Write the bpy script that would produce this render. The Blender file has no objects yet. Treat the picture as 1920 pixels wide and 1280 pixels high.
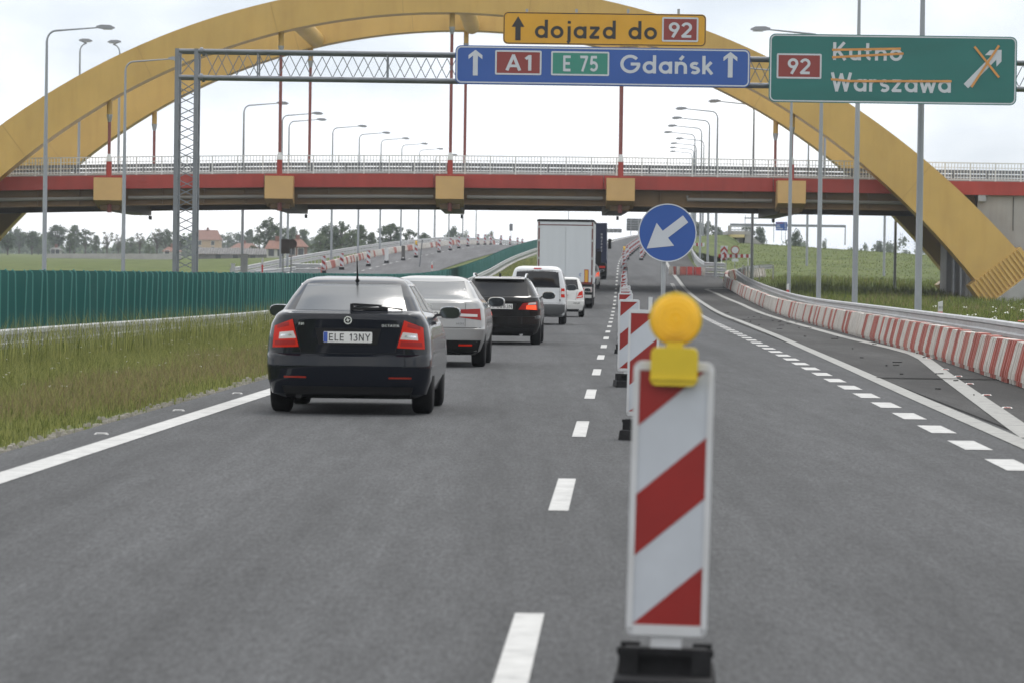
import bpy, bmesh, math, random
import numpy as np
from mathutils import Vector, Matrix
R = math.radians
random.seed(7)
rng = np.random.default_rng(7)
sc = bpy.context.scene
COL = sc.collection

# ------------------------------------------------------------------ camera
FPX, PW, PH = 7540.0, 1920.0, 1280.0
CAM_H, ROLL, PITCH = 1.49, 0.0140, 0.01605
cam_data = bpy.data.cameras.new("camera")
cam = bpy.data.objects.new("camera", cam_data)
COL.objects.link(cam)
cam_data.sensor_width = 36.0
cam_data.lens = 36.0 * FPX / PW
cam_data.clip_start, cam_data.clip_end = 0.5, 12000.0
CF = Vector((0, math.cos(PITCH), -math.sin(PITCH)))
_up0 = Vector((0, math.sin(PITCH), math.cos(PITCH)))
_rt0 = Vector((1, 0, 0))
CR = math.cos(ROLL) * _rt0 + math.sin(ROLL) * _up0
CU = -math.sin(ROLL) * _rt0 + math.cos(ROLL) * _up0
cam.matrix_world = Matrix(((CR.x, CU.x, -CF.x, 0), (CR.y, CU.y, -CF.y, 0), (CR.z, CU.z, -CF.z, CAM_H), (0, 0, 0, 1)))
cam_data.dof.use_dof = True
cam_data.dof.focus_distance = 68.0
cam_data.dof.aperture_fstop = 6.3
sc.camera = cam

# ------------------------------------------------------------------ world, sun, exposure
SUN_EL, SUN_AZ = R(63), R(24)      # azimuth measured from +Y towards +X: high, ahead of the camera
world = bpy.data.worlds.new("World")
sc.world = world
world.use_nodes = True
wn, wl = world.node_tree.nodes, world.node_tree.links
wn.clear()
w_out = wn.new("ShaderNodeOutputWorld")
w_mix = wn.new("ShaderNodeMixShader")
w_sky = wn.new("ShaderNodeTexSky")
w_sky.sky_type = 'NISHITA'
w_sky.sun_disc = False
w_sky.sun_elevation = SUN_EL
w_sky.sun_rotation = SUN_AZ
w_bs = wn.new("ShaderNodeBackground"); w_bs.inputs[1].default_value = 0.11
w_bc = wn.new("ShaderNodeBackground"); w_bc.inputs[1].default_value = 1.32
w_tc = wn.new("ShaderNodeTexCoord")
w_mp = wn.new("ShaderNodeMapping")
w_mp.inputs['Scale'].default_value = (1.0, 1.0, 1.9)
w_mp.inputs['Location'].default_value = (1.7127, -3.369, 3.6064)
w_ns = wn.new("ShaderNodeTexNoise"); w_ns.inputs['Scale'].default_value = 7.5; w_ns.inputs['Detail'].default_value = 7; w_ns.inputs['Roughness'].default_value = 0.52
w_n2 = wn.new("ShaderNodeTexNoise"); w_n2.inputs['Scale'].default_value = 2.6; w_n2.inputs['Detail'].default_value = 5
w_cr = wn.new("ShaderNodeValToRGB")
w_cr.color_ramp.elements[0].position = 0.36; w_cr.color_ramp.elements[0].color = (0.44, 0.50, 0.59, 1)
w_cr.color_ramp.elements[1].position = 0.53; w_cr.color_ramp.elements[1].color = (1.0, 1.0, 1.0, 1)
_e = w_cr.color_ramp.elements.new(0.45); _e.color = (0.78, 0.82, 0.87, 1)
w_cv = wn.new("ShaderNodeValToRGB")
w_cv.color_ramp.elements[0].position = 0.30; w_cv.color_ramp.elements[0].color = (0.72, 0.72, 0.72, 1)
w_cv.color_ramp.elements[1].position = 0.46; w_cv.color_ramp.elements[1].color = (1, 1, 1, 1)
w_add = wn.new("ShaderNodeMath"); w_add.operation = 'MULTIPLY_ADD'; w_add.inputs[1].default_value = 0.62
w_ml = wn.new("ShaderNodeMath"); w_ml.operation = 'MULTIPLY'; w_ml.inputs[1].default_value = 0.38
wl.new(w_tc.outputs['Generated'], w_mp.inputs[0])
wl.new(w_mp.outputs[0], w_ns.inputs[0]); wl.new(w_mp.outputs[0], w_n2.inputs[0])
wl.new(w_ns.outputs[0], w_ml.inputs[0])
wl.new(w_n2.outputs[0], w_add.inputs[0]); wl.new(w_ml.outputs[0], w_add.inputs[2])
wl.new(w_add.outputs[0], w_cr.inputs[0]); wl.new(w_n2.outputs[0], w_cv.inputs[0])
wl.new(w_sky.outputs[0], w_bs.inputs[0]); wl.new(w_cr.outputs[0], w_bc.inputs[0])
wl.new(w_cv.outputs[0], w_mix.inputs[0]); wl.new(w_bs.outputs[0], w_mix.inputs[1]); wl.new(w_bc.outputs[0], w_mix.inputs[2])
wl.new(w_mix.outputs[0], w_out.inputs[0])

sun_data = bpy.data.lights.new("sun", 'SUN')
sun = bpy.data.objects.new("sun", sun_data)
COL.objects.link(sun)
sun_data.energy = 1.5
sun_data.angle = R(18)
sun_data.color = (1.0, 0.96, 0.90)
_sd = Vector((math.sin(SUN_AZ) * math.cos(SUN_EL), math.cos(SUN_AZ) * math.cos(SUN_EL), math.sin(SUN_EL)))
sun.rotation_euler = _sd.to_track_quat('Z', 'Y').to_euler()
sun.location = (-40, -60, 120)
vs = sc.view_settings
vs.view_transform = 'Standard'
vs.look = 'None'
vs.gamma = 1.0
vs.use_curve_mapping = False
vs.exposure = 0.10
sc.cycles.max_bounces = 5
sc.cycles.diffuse_bounces = 3
sc.cycles.glossy_bounces = 3
sc.cycles.volume_bounces = 0
sc.cycles.use_light_tree = False
sc.cycles.caustics_reflective = False
sc.cycles.caustics_refractive = False

# ------------------------------------------------------------------ projection helpers (photograph pixel + real distance -> place)
def W(x, y, D):
    r = CF + CR * ((x - 960) / FPX) + CU * ((640 - y) / FPX)
    return Vector((0, 0, CAM_H)) + r * (D / r.y)

# ------------------------------------------------------------------ materials
MATS = {}
def mat(name, col, rough=0.6, metal=0.0, var=0.0, vscale=3.0, bump=0.0, bscale=40.0, spec=0.5, coat=0.0, emit=None, estr=0.0,
        island=0.0, col2=None, dirt=0.0, dirtcol=(0.12, 0.10, 0.08), ior=None, vdetail=5.0, stretch=(1, 1, 1), transl=0.0, streak=0.0):
    if name in MATS:
        return MATS[name]
    m = bpy.data.materials.new(name)
    MATS[name] = m
    m.use_nodes = True
    n, l = m.node_tree.nodes, m.node_tree.links
    b = n["Principled BSDF"]
    c4 = (col[0], col[1], col[2], 1)
    b.inputs['Base Color'].default_value = c4
    b.inputs['Roughness'].default_value = rough
    b.inputs['Metallic'].default_value = metal
    b.inputs['Specular IOR Level'].default_value = spec
    b.inputs['Coat Weight'].default_value = coat
    b.inputs['Coat Roughness'].default_value = 0.04
    if ior:
        b.inputs['IOR'].default_value = ior
    if emit:
        b.inputs['Emission Color'].default_value = (*emit, 1)
        b.inputs['Emission Strength'].default_value = estr
    cur = None
    geo = None
    if var > 0 or bump > 0 or dirt > 0:
        geo = n.new("ShaderNodeNewGeometry")
        mp = n.new("ShaderNodeMapping"); mp.inputs['Scale'].default_value = stretch
        l.new(geo.outputs['Position'], mp.inputs[0])
    if var > 0:
        ns = n.new("ShaderNodeTexNoise"); ns.inputs['Scale'].default_value = vscale; ns.inputs['Detail'].default_value = vdetail
        l.new(mp.outputs[0], ns.inputs[0])
        rp = n.new("ShaderNodeValToRGB")
        rp.color_ramp.elements[0].position = 0.3; rp.color_ramp.elements[1].position = 0.7
        a = tuple(max(0, v * (1 - var)) for v in col); c = tuple(min(1, v * (1 + var)) for v in (col2 or col))
        rp.color_ramp.elements[0].color = (*a, 1); rp.color_ramp.elements[1].color = (*c, 1)
        l.new(ns.outputs[0], rp.inputs[0])
        cur = rp.outputs[0]
    if dirt > 0:
        n3 = n.new("ShaderNodeTexNoise"); n3.inputs['Scale'].default_value = vscale * 0.37; n3.inputs['Detail'].default_value = 8; n3.inputs['Roughness'].default_value = 0.65
        l.new(mp.outputs[0], n3.inputs[0])
        r3 = n.new("ShaderNodeValToRGB"); r3.color_ramp.elements[0].position = 0.48; r3.color_ramp.elements[1].position = 0.72
        r3.color_ramp.elements[0].color = (0, 0, 0, 1); r3.color_ramp.elements[1].color = (dirt, dirt, dirt, 1)
        l.new(n3.outputs[0], r3.inputs[0])
        mx = n.new("ShaderNodeMix"); mx.data_type = 'RGBA'
        l.new(r3.outputs[0], mx.inputs[0])
        if cur: l.new(cur, mx.inputs[6])
        else: mx.inputs[6].default_value = c4
        mx.inputs[7].default_value = (*dirtcol, 1)
        cur = mx.outputs[2]
    if island > 0:
        g2 = n.new("ShaderNodeNewGeometry")
        r2 = n.new("ShaderNodeValToRGB")
        a = tuple(v * (1 - island) for v in col); c = tuple(min(1, v * (1 + island)) for v in (col2 or col))
        r2.color_ramp.elements[0].color = (*a, 1); r2.color_ramp.elements[1].color = (*c, 1)
        l.new(g2.outputs['Random Per Island'], r2.inputs[0])
        if cur:
            mx = n.new("ShaderNodeMix"); mx.data_type = 'RGBA'; mx.inputs[0].default_value = 0.5
            l.new(cur, mx.inputs[6]); l.new(r2.outputs[0], mx.inputs[7]); cur = mx.outputs[2]
        else:
            cur = r2.outputs[0]
    if cur:
        l.new(cur, b.inputs['Base Color'])
    if streak > 0:
        m4 = n.new("ShaderNodeMapping"); m4.inputs['Scale'].default_value = (1.6, 1.6, .2)
        g4 = n.new("ShaderNodeNewGeometry"); l.new(g4.outputs['Position'], m4.inputs[0])
        n4 = n.new("ShaderNodeTexNoise"); n4.inputs['Scale'].default_value = 1.3; n4.inputs['Detail'].default_value = 5; n4.inputs['Roughness'].default_value = .6
        l.new(m4.outputs[0], n4.inputs[0])
        r4 = n.new("ShaderNodeValToRGB"); r4.color_ramp.elements[0].position = .45; r4.color_ramp.elements[1].position = .72
        r4.color_ramp.elements[0].color = (1, 1, 1, 1); v4 = 1 - streak; r4.color_ramp.elements[1].color = (v4, v4 * .97, v4 * .94, 1)
        l.new(n4.outputs[0], r4.inputs[0])
        mx = n.new("ShaderNodeMix"); mx.data_type = 'RGBA'; mx.blend_type = 'MULTIPLY'; mx.inputs[0].default_value = 1
        if cur: l.new(cur, mx.inputs[6])
        else: mx.inputs[6].default_value = c4
        l.new(r4.outputs[0], mx.inputs[7]); cur = mx.outputs[2]
        l.new(cur, b.inputs['Base Color'])
    if bump > 0:
        nb = n.new("ShaderNodeTexNoise"); nb.inputs['Scale'].default_value = bscale; nb.inputs['Detail'].default_value = 3
        l.new(mp.outputs[0], nb.inputs[0])
        bp = n.new("ShaderNodeBump"); bp.inputs['Strength'].default_value = bump; bp.inputs['Distance'].default_value = 0.02
        l.new(nb.outputs[0], bp.inputs['Height']); l.new(bp.outputs[0], b.inputs['Normal'])
    if transl > 0:
        tr = n.new("ShaderNodeBsdfTranslucent")
        if cur: l.new(cur, tr.inputs[0])
        else: tr.inputs[0].default_value = c4
        ms = n.new("ShaderNodeMixShader"); ms.inputs[0].default_value = transl
        l.new(b.outputs[0], ms.inputs[1]); l.new(tr.outputs[0], ms.inputs[2]); l.new(ms.outputs[0], n["Material Output"].inputs[0])
    return m

# ------------------------------------------------------------------ mesh helpers
KIDS = {}
class MB:
    def __init__(s):
        s.v, s.f, s.m, s.k = [], [], [], 0
    def mi(s, k):
        s.k = k
        return s
    def add(s, vs_, fs_):
        o = len(s.v)
        s.v.extend([tuple(p) for p in vs_])
        for f in fs_:
            s.f.append(tuple(i + o for i in f)); s.m.append(s.k)
        return s
    def box(s, x0, x1, y0, y1, z0, z1):
        return s.add([(x0, y0, z0), (x1, y0, z0), (x1, y1, z0), (x0, y1, z0), (x0, y0, z1), (x1, y0, z1), (x1, y1, z1), (x0, y1, z1)],
                     [(0, 3, 2, 1), (4, 5, 6, 7), (0, 1, 5, 4), (1, 2, 6, 5), (2, 3, 7, 6), (3, 0, 4, 7)])
    def hexa(s, p):
        return s.add(p, [(0, 3, 2, 1), (4, 5, 6, 7), (0, 1, 5, 4), (1, 2, 6, 5), (2, 3, 7, 6), (3, 0, 4, 7)])
    def beam(s, p0, p1, w, h, up=(0, 0, 1)):
        p0, p1 = Vector(p0), Vector(p1)
        d = (p1 - p0).normalized(); u = Vector(up)
        if abs(d.dot(u)) > 0.98: u = Vector((0, 1, 0))
        a = d.cross(u).normalized(); b = a.cross(d).normalized()
        a *= w / 2; b *= h / 2
        return s.hexa([p0 - a - b, p0 + a - b, p1 + a - b, p1 - a - b, p0 - a + b, p0 + a + b, p1 + a + b, p1 - a + b])
    def tube(s, pts, r, seg=8, cap=True):
        pts = [Vector(p) for p in pts]
        if not isinstance(r, (list, tuple)): r = [r] * len(pts)
        vs_, fs_ = [], []
        a = None
        for i, p in enumerate(pts):
            d = (pts[min(i + 1, len(pts) - 1)] - pts[max(i - 1, 0)]).normalized()
            if a is None:
                a = d.orthogonal().normalized()
            a = (a - d * a.dot(d)).normalized(); b = d.cross(a)
            for k in range(seg):
                t = 2 * math.pi * k / seg
                vs_.append(p + (a * math.cos(t) + b * math.sin(t)) * r[i])
        for i in range(len(pts) - 1):
            for k in range(seg):
                k2 = (k + 1) % seg
                fs_.append((i * seg + k, i * seg + k2, (i + 1) * seg + k2, (i + 1) * seg + k))
        if cap:
            fs_.append(tuple(range(seg))[::-1]); fs_.append(tuple((len(pts) - 1) * seg + k for k in range(seg)))
        return s.add(vs_, fs_)
    def prism(s, poly, O, U, V, N, depth):
        """polygon (u,v) extruded along N from O"""
        O, U, V, N = Vector(O), Vector(U), Vector(V), Vector(N)
        n = len(poly)
        a = [O + U * p[0] + V * p[1] for p in poly]
        b = [p + N * depth for p in a]
        fs_ = [tuple(range(n))[::-1], tuple(range(n, 2 * n))] + [(i, (i + 1) % n, n + (i + 1) % n, n + i) for i in range(n)]
        return s.add(a + b, fs_)
    def build(s, name, mats, parent=None, smooth=False, loc=None, sharp=40):
        me = bpy.data.meshes.new(name)
        me.from_pydata(s.v, [], s.f)
        if not isinstance(mats, (list, tuple)): mats = [mats]
        for m in mats: me.materials.append(m)
        if len(mats) > 1:
            me.polygons.foreach_set('material_index', s.m)
        if smooth:
            me.polygons.foreach_set('use_smooth', [True] * len(s.f))
            me.set_sharp_from_angle(angle=R(sharp))
        me.update()
        o = bpy.data.objects.new(name, me)
        COL.objects.link(o)
        if parent: o.parent = parent; KIDS.setdefault(parent.name, []).append(o)
        if loc is not None: o.location = loc
        return o

def tag(o, label=None, cat=None, group=None, kind=None):
    if label: o['label'] = label
    if cat: o['category'] = cat
    if group: o['group'] = group
    if kind: o['kind'] = kind
    return o
def thing(name, label, cat, loc=(0, 0, 0), rz=0.0, group=None):
    o = bpy.data.objects.new(name, None)
    COL.objects.link(o)
    o.location = loc; o.rotation_euler = (0, 0, rz)
    o.empty_display_size = 0.3
    return tag(o, label, cat, group)
def child_copy(src, parent, loc=None, rz=None):
    c = src.copy(); COL.objects.link(c); c.parent = parent; KIDS.setdefault(parent.name, []).append(c)
    if loc is not None: c.location = loc
    if rz is not None: c.rotation_euler = (0, 0, rz)
    return c
def tree_copy(o, parent=None):
    c = o.copy(); COL.objects.link(c); c.parent = parent
    if parent: KIDS.setdefault(parent.name, []).append(c)
    for ch in [k for k in ALLKIDS(o)]:
        tree_copy(ch, c)
    return c
def ALLKIDS(o):
    return list(KIDS.get(o.name, []))
ORD = ['first', 'second', 'third', 'fourth', 'fifth', 'sixth', 'seventh', 'eighth', 'ninth', 'tenth', 'eleventh', 'twelfth', 'thirteenth',
       'fourteenth', 'fifteenth', 'sixteenth', 'seventeenth', 'eighteenth', 'nineteenth', 'twentieth']
ORD += ['twenty-' + o for o in ORD[:9]] + ['thirtieth'] + ['thirty-' + o for o in ORD[:9]] + ['fortieth'] + ['forty-' + o for o in ORD[:9]] + ['fiftieth']

def clip_poly(poly, f):
    """keep where f(p) >= 0 (linear)"""
    out = []
    for i, p in enumerate(poly):
        q = poly[(i + 1) % len(poly)]
        a, b = f(p), f(q)
        if a >= 0: out.append(p)
        if (a >= 0) != (b >= 0):
            t = a / (a - b)
            out.append((p[0] + (q[0] - p[0]) * t, p[1] + (q[1] - p[1]) * t))
    return out
def rrect(w, h, r, seg=5):
    """rounded rectangle, lower left corner at 0,0"""
    pts = []
    for cx, cy, a0 in ((w - r, r, -90), (w - r, h - r, 0), (r, h - r, 90), (r, r, 180)):
        for k in range(seg + 1):
            a = R(a0 + 90 * k / seg)
            pts.append((cx + r * math.cos(a), cy + r * math.sin(a)))
    return pts

# ------------------------------------------------------------------ road-sign lettering, drawn as strokes
def arc(cx, cy, rx, a0, a1, ry=None, n=None):
    ry = rx if ry is None else ry
    n = n or max(4, int(abs(a1 - a0) / 15))
    return [(cx + rx * math.cos(R(a0 + (a1 - a0) * k / n)), cy + ry * math.sin(R(a0 + (a1 - a0) * k / n))) for k in range(n + 1)]
_ring = arc(.33, .33, .255, 0, 360, n=24)
_n = [[(.075, 0), (.075, .66)], [(.075, .3)] + arc(.30, .36, .225, 180, 0) + [(.525, 0)]]
GL = {
 'o': (.66, [_ring]), 'a': (.66, [_ring, [(.585, 0), (.585, .66)]]), 'd': (.66, [_ring, [(.585, 0), (.585, 1)]]),
 'n': (.6, _n), '\u0144': (.6, _n + [[(.25, .76), (.42, .98)]]),
 'u': (.6, [[(.075, .66)] + arc(.30, .30, .225, 180, 360) + [(.525, .36)], [(.525, 0), (.525, .66)]]),
 'r': (.40, [[(.075, 0), (.075, .66)], [(.075, .3)] + arc(.30, .36, .225, 180, 75)]),
 's': (.48, [arc(.25, .465, .165, 35, 270, ry=.12) + arc(.25, .20, .18, 90, -145, ry=.135)[1:]]),
 'z': (.54, [[(.03, .585), (.46, .585), (.07, .075), (.51, .075)]]),
 'k': (.52, [[(.075, 0), (.075, 1)], [(.45, .66), (.10, .27)], [(.20, .38), (.49, 0)]]),
 'j': (.22, [[(.14, .66), (.14, -.10)] + arc(.0, -.10, .14, 0, -70)[1:], [(.14, .80), (.14, .95)]]),
 'w': (.80, [[(.02, .66), (.21, .03), (.40, .60), (.59, .03), (.78, .66)]]),
 't': (.42, [[(.19, .97), (.19, .25)] + arc(.36, .25, .17, 180, 265)[1:], [(.02, .60), (.39, .60)]]),
 'l': (.18, [[(.09, 0), (.09, 1)]]), 'p': (.66, [_ring, [(.075, -.3), (.075, .66)]]), '.': (.2, [[(.1, 0), (.1, .14)]]), 'm': (.9, _n + [[(.525, .3)] + arc(.72, .36, .2, 180, 0) + [(.92, 0)]]),
 'G': (.98, [arc(.5, .5, .425, 40, 360) + [(.52, .5)]]),
 'K': (.68, [[(.075, 0), (.075, 1)], [(.58, 1), (.11, .42)], [(.24, .56), (.63, 0)]]),
 'W': (1.02, [[(.03, 1), (.27, .04), (.51, .9), (.75, .04), (.99, 1)]]),
 'A': (.76, [[(.04, 0), (.38, .97), (.72, 0)], [(.16, .29), (.60, .29)]]),
 'E': (.58, [[(.075, 0), (.075, 1)], [(.075, .925), (.55, .925)], [(.075, .5), (.50, .5)], [(.075, .075), (.55, .075)]]),
 '1': (.36, [[(.05, .74), (.25, .93)], [(.27, 0), (.27, 1)]]),
 '7': (.58, [[(.02, .925), (.53, .925), (.18, 0)]]),
 '5': (.60, [[(.54, .925), (.16, .925), (.11, .50)] + arc(.29, .33, .245, 125, -145)]),
 '9': (.62, [arc(.31, .68, .235, 0, 360, n=20), [(.53, .60), (.22, 0)]]),
 '2': (.62, [arc(.30, .68, .235, 165, -35) + [(.07, .075), (.58, .075)]]),
 '3': (.58, [arc(.27, .72, .2, 150, -90), arc(.27, .28, .235, 90, -150)]),
 '8': (.60, [arc(.29, .73, .19, 0, 360, n=18), arc(.29, .28, .225, 0, 360, n=18)]),
 '6': (.62, [arc(.31, .31, .235, 0, 360, n=20), [(.09, .39), (.40, 1)]]),
 '0': (.60, [arc(.3, .5, .22, 0, 360, ry=.43, n=20)]),
 'L': (.52, [[(.075, 1), (.075, 0)], [(.075, .075), (.5, .075)]]),
 'N': (.66, [[(.075, 0), (.075, 1)], [(.09, .95), (.57, .05)], [(.585, 0), (.585, 1)]]),
 'Y': (.68, [[(.04, 1), (.34, .48), (.64, 1)], [(.34, 0), (.34, .5)]]),
 'R': (.60, [[(.075, 0), (.075, 1)], [(.075, .925), (.30, .925)] + arc(.30, .72, .2, 90, -90)[1:] + [(.075, .52)], [(.28, .52), (.54, 0)]]),
 'J': (.46, [[(.36, 1), (.36, .25)] + arc(.2, .25, .16, 0, -150)[1:]]),
 'Z': (.58, [[(.03, .925), (.53, .925), (.05, .075), (.55, .075)]]), '4': (.62, [[(.42, 0), (.42, 1)], [(.40, .96), (.05, .28), (.60, .28)]]),
 'T': (.60, [[(.02, .925), (.58, .925)], [(.3, 0), (.3, .9)]]),
 'D': (.62, [[(.075, 0), (.075, 1)], [(.075, .925), (.2, .925)] + arc(.2, .5, .345, 90, -90, ry=.425)[1:] + [(.075, .075)]]),
 'I': (.16, [[(.08, 0), (.08, 1)]]), 'O': (.86, [arc(.43, .5, .36, 0, 360, ry=.42, n=24)]), 'C': (.8, [arc(.45, .5, .38, 45, 315, ry=.42)]),
 'V': (.68, [[(.04, 1), (.34, .04), (.64, 1)]]), 'S': (.58, [arc(.29, .71, .2, 35, 270, ry=.2) + arc(.29, .29, .22, 90, -145, ry=.22)[1:]]),
 'H': (.62, [[(.075, 0), (.075, 1)], [(.545, 0), (.545, 1)], [(.1, .5), (.5, .5)]]), 'P': (.58, [[(.075, 0), (.075, 1)], [(.075, .925), (.30, .925)] + arc(.30, .70, .225, 90, -90)[1:] + [(.075, .475)]]),
 ' ': (.36, []),
}
def stroke(mb, pts, t, place, d):
    n = len(pts)
    closed = n > 6 and abs(pts[0][0] - pts[-1][0]) < 1e-6 and abs(pts[0][1] - pts[-1][1]) < 1e-6
    L, Rr = [], []
    for i, p in enumerate(pts):
        if closed and i in (0, n - 1): a, b = pts[n - 2], pts[1]
        else: a, b = pts[max(i - 1, 0)], pts[min(i + 1, n - 1)]
        d1 = (p[0] - a[0], p[1] - a[1]); d2 = (b[0] - p[0], b[1] - p[1])
        l1, l2 = math.hypot(*d1), math.hypot(*d2)
        if l1 < 1e-9: d1, l1 = d2, l2
        if l2 < 1e-9: d2, l2 = d1, l1
        n1 = (-d1[1] / l1, d1[0] / l1); n2 = (-d2[1] / l2, d2[0] / l2)
        mx, my = n1[0] + n2[0], n1[1] + n2[1]
        q = mx * mx + my * my
        k = min(2 / q if q > 1e-6 else 1, 1.6) * t / 2
        L.append((p[0] + mx * k, p[1] + my * k)); Rr.append((p[0] - mx * k, p[1] - my * k))
    vs_ = [place(*p, d) for p in L] + [place(*p, d) for p in Rr]
    mb.add(vs_, [(n + i, n + i + 1, i + 1, i) for i in range(n - 1)])
def split_corners(pts, t):
    out, cur = [], [pts[0]]
    for i in range(1, len(pts)):
        cur.append(pts[i])
        if i < len(pts) - 1:
            a = (pts[i][0] - pts[i - 1][0], pts[i][1] - pts[i - 1][1]); b = (pts[i + 1][0] - pts[i][0], pts[i + 1][1] - pts[i][1])
            la, lb = math.hypot(*a), math.hypot(*b)
            if la > 1e-9 and lb > 1e-9 and (a[0] * b[0] + a[1] * b[1]) / (la * lb) < .62:
                e = .30 * t
                cur[-1] = (pts[i][0] + a[0] / la * e, pts[i][1] + a[1] / la * e); out.append(cur)
                cur = [(pts[i][0] - b[0] / lb * e, pts[i][1] - b[1] / lb * e)]
    out.append(cur)
    return out
def text_width(s, gap):
    return sum(GL[c][0] + gap for c in s) - gap
def letters(s, O, U, V, N, size, t, gap, width, emit):
    """one mesh per character, handed to emit(mb)"""
    O, U = Vector(O), Vector(U)
    sx = width / text_width(s, gap); x = 0.0
    for c in s:
        if c != ' ':
            b = MB(); text(b, c, O + U * (x * sx), U, V, N, size, t, gap, width=sx * GL[c][0]); emit(b)
        x += GL[c][0] + gap
def text(mb, s, O, U, V, N, size, t=.15, gap=.14, lift=.0015, width=None):
    """lettering starting at O (base line), running along U, up V, facing N"""
    O, U, V, N = Vector(O), Vector(U), Vector(V), Vector(N)
    sx = size if width is None else width / text_width(s, gap)
    x = 0.0
    for c in s:
        w_, st = GL[c]
        for k, pts in enumerate([q for p_ in st for q in split_corners(p_, t)]):
            x0 = x
            stroke(mb, pts, t, lambda a, b, d, x0=x0: O + U * ((x0 + a) * sx) + V * (b * size) + N * d, lift * (1 + k))
        x += w_ + gap
# ------------------------------------------------------------------ the lie of the land (d = metres ahead, off = metres right of the lane dashes)
def Xd(d):
    d = np.asarray(d, float)
    return -0.39 + 0.0273 * d + np.where(d > 320, (d - 320) ** 2 * 8e-5, 0) - np.where(d > 900, (d - 900) ** 2 * 8e-5, 0)
def zr(d):
    d = np.asarray(d, float)
    a = np.clip(d - 150, 0, 104)
    z = a * a / 10540 + np.clip(d - 254, 0, 346) * 0.0197
    c = np.clip(d - 600, 0, 130)
    z = z + c * 0.0197 - c * c / (2 * 3600.0) - np.clip(d - 730, 0, 1e5) * 0.0164
    return np.maximum(z, np.where(d > 700, 4.0, -1))
def tab(*kv):
    ks, vs_ = kv[0::2], kv[1::2]
    return lambda d: np.interp(d, ks, vs_)
boff = tab(0, 4.9, 40, 6.0, 60, 6.4, 81, 6.78, 113, 7.0, 160, 7.25, 203, 7.35, 240, 7.2, 256, 7.0)
foff = tab(0, -10.4, 64, -9.55, 93, -8.7, 167, -9.3, 229, -9.9, 295, -11.1, 350, -11.3, 485, -12.5, 600, -13.2)
zfence = tab(0, -.1, 64, -.08, 167, -.05, 200, .03, 229, .22, 260, .42, 295, .74, 340, 1.45, 400, 2.68, 485, 4.35, 560, 5.6, 620, 6.1, 800, 5.0)
zopp = tab(0, 0, 150, 0, 200, .12, 250, .45, 295, 1.05, 340, 2.0, 390, 3.0, 440, 4.0, 530, 5.6, 620, 6.4, 700, 6.5, 900, 4.5, 1500, 4)
zfl = tab(0, -.6, 150, -.3, 200, .3, 300, 1.55, 500, 2.7, 800, 4.2, 1250, 6.4, 2000, 7.5, 7000, 9)
zr12 = tab(0, -.15, 100, -.05, 200, .25, 236, .6, 262, 1.2, 320, 2.5, 350, 3.3, 410, 5.2, 450, 5.6, 520, 5.2, 700, 5.2, 7000, 9)
zr30 = tab(0, -.4, 100, -.2, 200, -.05, 238, .0, 262, .7, 330, 2.4, 360, 2.9, 430, 4.3, 470, 4.4, 560, 4.2, 7000, 9)
zr80 = tab(0, -.5, 100, -.3, 200, -.1, 240, .1, 270, .8, 330, 2.0, 420, 2.8, 600, 3.6, 1000, 4.6, 7000, 9)
def rail_offs(d):
    return [-2500., -400., -70., -40., -29., -27.2, -14.6, float(foff(d)) - .6, float(foff(d)) + .6, -4.66, 4.6, max(float(boff(d)) + 1.0, 5), max(float(boff(d)) + 5, 12), 34., 90., 400., 2500.]
def rail_z(d):
    r, f, o, l = float(zr(d)), float(zfence(d)), float(zopp(d)), float(zfl(d))
    return [l, l, l, l * .6 + (o - .3) * .4, o - .1, o - .06, o - .06, f, f, r - .06, r - .06, r - .06, float(zr12(d)), float(zr30(d)), float(zr80(d)), float(zr80(d)) + .5, float(zr80(d)) + 1]
def gz(X, Y):
    return float(np.interp(X - float(Xd(Y)), rail_offs(Y), rail_z(Y)))
def gzv(X, D):
    q = np.round(D * 2) / 2; out = np.zeros(len(X)); off = X - Xd(D)
    for v in np.unique(q):
        k = q == v
        out[k] = np.interp(off[k], rail_offs(v), rail_z(v))
    return out
def P(d, off, dz=0.0):
    return Vector((float(Xd(d)) + off, d, float(zr(d)) + dz))
def PG(d, off, dz=0.0):
    X = float(Xd(d)) + off
    return Vector((X, d, gz(X, d) + dz))

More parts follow.
